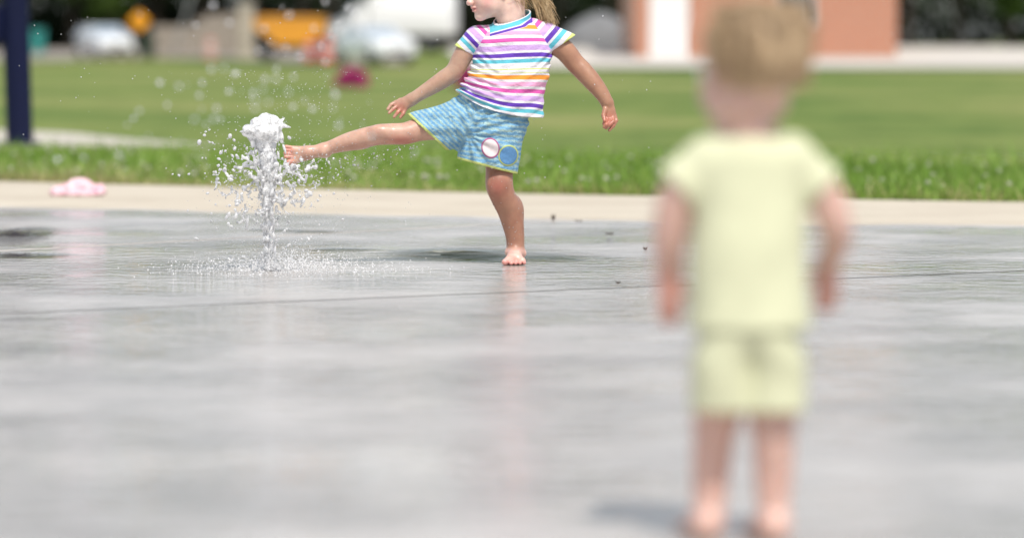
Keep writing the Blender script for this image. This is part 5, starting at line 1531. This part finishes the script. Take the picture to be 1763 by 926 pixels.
o = MB(); o.tube([(-0.1, 0, 0.0), (0.32, 0, 1.2), (1.2, 0, 3.9)], 0.06, 8); o.build("shaft", m_galv, gp, True); o = MB(); o.lathe([(0.10, -0.05), (0.10, 0.06), (0.07, 0.08)], (-0.1, 0, 0.02), 10); o.build("footing", m_stone, gp)

# flowering bushes on the lawn
m_mag = simple("magenta_flower", (0.50, 0.025, 0.20, 1), 0.8, var=0.4, scale=30); m_bleaf = simple("bush_leaf", (0.05, 0.09, 0.025, 1), 0.7, var=0.3, scale=20)
def leafquads(rs_, n, cfun, size, stretch=1.0):
    c = cfun(rs_, n); nrm = rs_.normal(size=(n, 3)); nrm /= np.linalg.norm(nrm, axis=1)[:, None]
    a = np.cross(nrm, rs_.normal(size=(n, 3))); a /= np.linalg.norm(a, axis=1)[:, None]; b_ = np.cross(nrm, a)
    s_ = size * rs_.uniform(0.6, 1.4, n)[:, None]
    V = np.stack([c - a*s_, c - b_*s_*0.45, c + a*s_, c + b_*s_*0.45], 1).reshape(-1, 3)
    return V, np.arange(n*4).reshape(-1, 4)
def bush(px, py, wd, ht, label, seed):
    x, y = ground(px, py); r_ = np.random.RandomState(seed)
    r0 = empty("flowering_bush", (x, y, -0.02)); tag(r0, label, "bush", "magenta bushes on the lawn")
    def cf(rs_, n):
        d = rs_.normal(size=(n, 3)); d /= np.linalg.norm(d, axis=1)[:, None]; d[:, 2] = abs(d[:, 2])
        return d * np.array((wd/2, wd/2, ht)) * rs_.uniform(0.55, 1.0, n)[:, None] * (1+0.12*wob(d[:, 0], d[:, 1], d[:, 2], 5, seed))[:, None]
    v, q_ = leafquads(r_, 350, cf, 0.028); mesh_np("foliage", v, q_, m_bleaf, False, r0)
    v, q_ = leafquads(r_, 2000, lambda a_, n: cf(a_, n)*np.array((1.02, 1.02, 1.06)), 0.03); mesh_np("blossom", v, q_, m_mag, False, r0)
    o = MB()
    for k in range(7): a = k*0.9; o.tube([(0, 0, 0), (math.cos(a)*wd*0.3, math.sin(a)*wd*0.3, ht*0.75)], [0.012, 0.005], 5)
    o.build("stems", m_soil, r0)
bush(606, 148, 0.72, 0.36, "magenta flowering bush on the lawn left of the girl's arm", 5)
bush(806, 150, 0.60, 0.40, "dark red flowering bush on the lawn behind the girl's elbow", 6)

# ------------------------------------------------------------------ trees and undergrowth
m_bark = simple("bark", (0.06, 0.045, 0.035, 1), 0.95, var=0.3, scale=5, bmp=0.6)
def foliage_mat(name, lo_, hi_):
    m, nt, b = new_mat(name)
    nz = noise(nt, 0.9, 3, 0.6); r = ramp(nt, nz.outputs[0], [(0.35, lo_), (0.65, hi_)])
    nt.links.new(r.outputs[0], b.inputs["Base Color"]); b.inputs["Roughness"].default_value = 0.6; b.inputs["Specular IOR Level"].default_value = 0.3
    return m
m_fol = foliage_mat("tree_leaves", (0.016, 0.034, 0.009, 1), (0.034, 0.064, 0.015, 1)); m_fol2 = foliage_mat("lit_leaves", (0.05, 0.10, 0.015, 1), (0.10, 0.17, 0.03, 1)); m_und = foliage_mat("shade_leaves", (0.010, 0.018, 0.007, 1), (0.025, 0.042, 0.014, 1))  # canopy shade painted as darker leaves, sunlit foliage as brighter leaves
def make_tree(seed, H_, R_, crown0, mat, lean=0.0, nleaf=8000):
    r_ = np.random.RandomState(seed)
    r0 = empty("broadleaf_tree", (0, 0, 0))
    o = MB(); o.tube([(0, 0, -0.2), (0.05, 0, 0.6), (lean*0.4, 0.05, 2.2), (lean, 0.1, H_*0.8)], [0.34, 0.24, 0.19, 0.05], 10)
    tips = []
    for k in range(9):
        a = k*2.4 + r_.rand(); z0 = r_.uniform(1.8, H_*0.6); L_ = R_*r_.uniform(0.55, 0.9)
        e = (lean*0.6+math.cos(a)*L_, math.sin(a)*L_, z0 + r_.uniform(0.6, 1.8)); tips.append(e)
        o.tube([(lean*0.4, 0, z0), (lean*0.5+math.cos(a)*L_*0.5, math.sin(a)*L_*0.5, z0+0.6), e], [0.09, 0.06, 0.02], 6)
    o.build("trunk", m_bark, r0, True)
    ncl = 42; cc_ = []
    for k in range(ncl):
        d = r_.normal(size=3); d /= np.linalg.norm(d); rad = r_.uniform(0.45, 1.0)
        c = np.array((lean, 0, (H_+crown0)/2)) + d*np.array((R_*0.86, R_*0.86, (H_-crown0)*0.44))*rad; cc_.append((c, r_.uniform(0.6, 1.15)*R_*0.30))
    def cf(rs_, n):
        k = rs_.randint(ncl, size=n); C_ = np.array([c for c, _ in cc_])[k]; S_ = np.array([s for _, s in cc_])[k]
        d = rs_.normal(size=(n, 3)); d /= np.linalg.norm(d, axis=1)[:, None]
        return C_ + d * (S_ * rs_.uniform(0.55, 1.05, n))[:, None] * np.array((1, 1, 0.75))
    v, q_ = leafquads(r_, nleaf, cf, 0.19); mesh_np("crown", v, q_, mat, False, r0)
    return r0
def place(src, loc, rz, sc, first=False):
    if first: o = src; kids = []
    else:
        o = src.copy(); COL.objects.link(o); kids = [c for c in src.children]
        for c in kids:
            k = c.copy(); COL.objects.link(k); k.parent = o
    o.location = loc; o.rotation_euler = (0, 0, rz); o.scale = (sc, sc, sc)
    return o
T = [make_tree(31, 12.5, 4.6, 1.7, m_fol), make_tree(37, 11.8, 4.3, 1.5, m_fol, 0.4), make_tree(41, 10.4, 3.8, 1.2, m_fol2)]
spots = [(30, 204, 0, "broad tree behind the navy pole at the left edge"), (120, 214, 1, "shaded tree behind the white hatchback"), (195, 207, 2, "brighter green tree above the orange road sign"), (270, 212, 0, "dark tree behind the long block wall"),
         (350, 206, 1, "dark tree rising behind the tall block stack"), (440, 212, 0, "dark tree behind the tan pillar"), (520, 200, 1, "dark tree directly behind the yellow dumper"), (620, 204, 0, "dark tree above the white truck's cab"),
         (715, 198, 1, "dark tree behind the white box truck"), (800, 204, 0, "dark tree behind the girl's head"), (885, 200, 1, "tree behind the girl's ponytail"), (965, 196, 0, "tree standing left behind the gravel heap"), (1050, 192, 1, "tree between the gravel heap and the brick building"),
         (1130, 202, 0, "tree behind the brick building's white door"), (1560, 176, 1, "tree just right of the brick building"), (1650, 190, 0, "second tree right of the brick building"), (1740, 182, 2, "bright green tree furthest right"), (-60, 196, 1, "tree left of the navy pole")]
used = set()
for i, (px, Y, k, lb) in enumerate(spots):
    x, y, z = far(px, Y)
    o = place(T[k], (x, y, z-0.1), rr.random()*6.28 if k != 1 else rr.random(), rr.uniform(0.92, 1.08), k not in used); used.add(k)
    tag(o, lb, "tree", "trees beyond the lawn")
def make_under(seed, W_, H_):
    r_ = np.random.RandomState(seed)
    def cf(rs_, n):
        p = rs_.uniform(-1, 1, (n, 3)); p[:, 2] = (p[:, 2]+1)/2
        hgt = H_*(0.75+0.25*wob(p[:, 0]*W_/2, p[:, 0]*0, p[:, 0]*0, 1.6, seed))
        return np.stack([p[:, 0]*W_/2, p[:, 1]*1.0, p[:, 2]*hgt], 1)
    v, q_ = leafquads(r_, 5200, cf, 0.20)
    return mesh_np("undergrowth", v, q_, m_und, False)
u0 = make_under(3, 8.0, 3.6)
ulab = ["leftmost", "second from the left", "third from the left", "fourth from the left", "fifth from the left", "sixth from the left", "seventh from the left", "rightmost"]
for i in range(8):
    o = u0 if i == 0 else u0.copy()
    if i: COL.objects.link(o)
    x = -26 + i*7.4; o.location = (x, 216 + (i % 2)*2, float(terr(x, 216))-0.1); o.rotation_euler = (0, 0, math.pi if i % 2 else 0)
    tag(o, "dark shaded shrubbery under the trees, %s clump" % ulab[i], "shrubs", "shrubbery under the trees")
def cfw(rs_, n):
    x = rs_.uniform(-62, 78, n); z = rs_.rand(n)**0.9 * (10.5 + 1.6*wob(x, 0*x, 0*x, 0.5, 8)); y = 228 + rs_.uniform(-3, 3, n) + 1.5*wob(x, z, 0*x, 0.7, 4)
    return np.stack([x, y, z + terr(x, y) - 0.3], 1)
v, q_ = leafquads(np.random.RandomState(99), 52000, cfw, 0.42)
tag(mesh_np("woodland", v, q_, m_und, False), "dense dark wood closing the view behind the separate trees", "woodland", kind='stuff')
# lone trunk between the dumper and the white car
lt = make_tree(55, 7.5, 3.2, 2.9, m_fol, 0.2, 3600); lt.location = far(568, 160); tag(lt, "dark-trunked tree standing between the yellow dumper and the white car", "tree", "trees beyond the lawn")
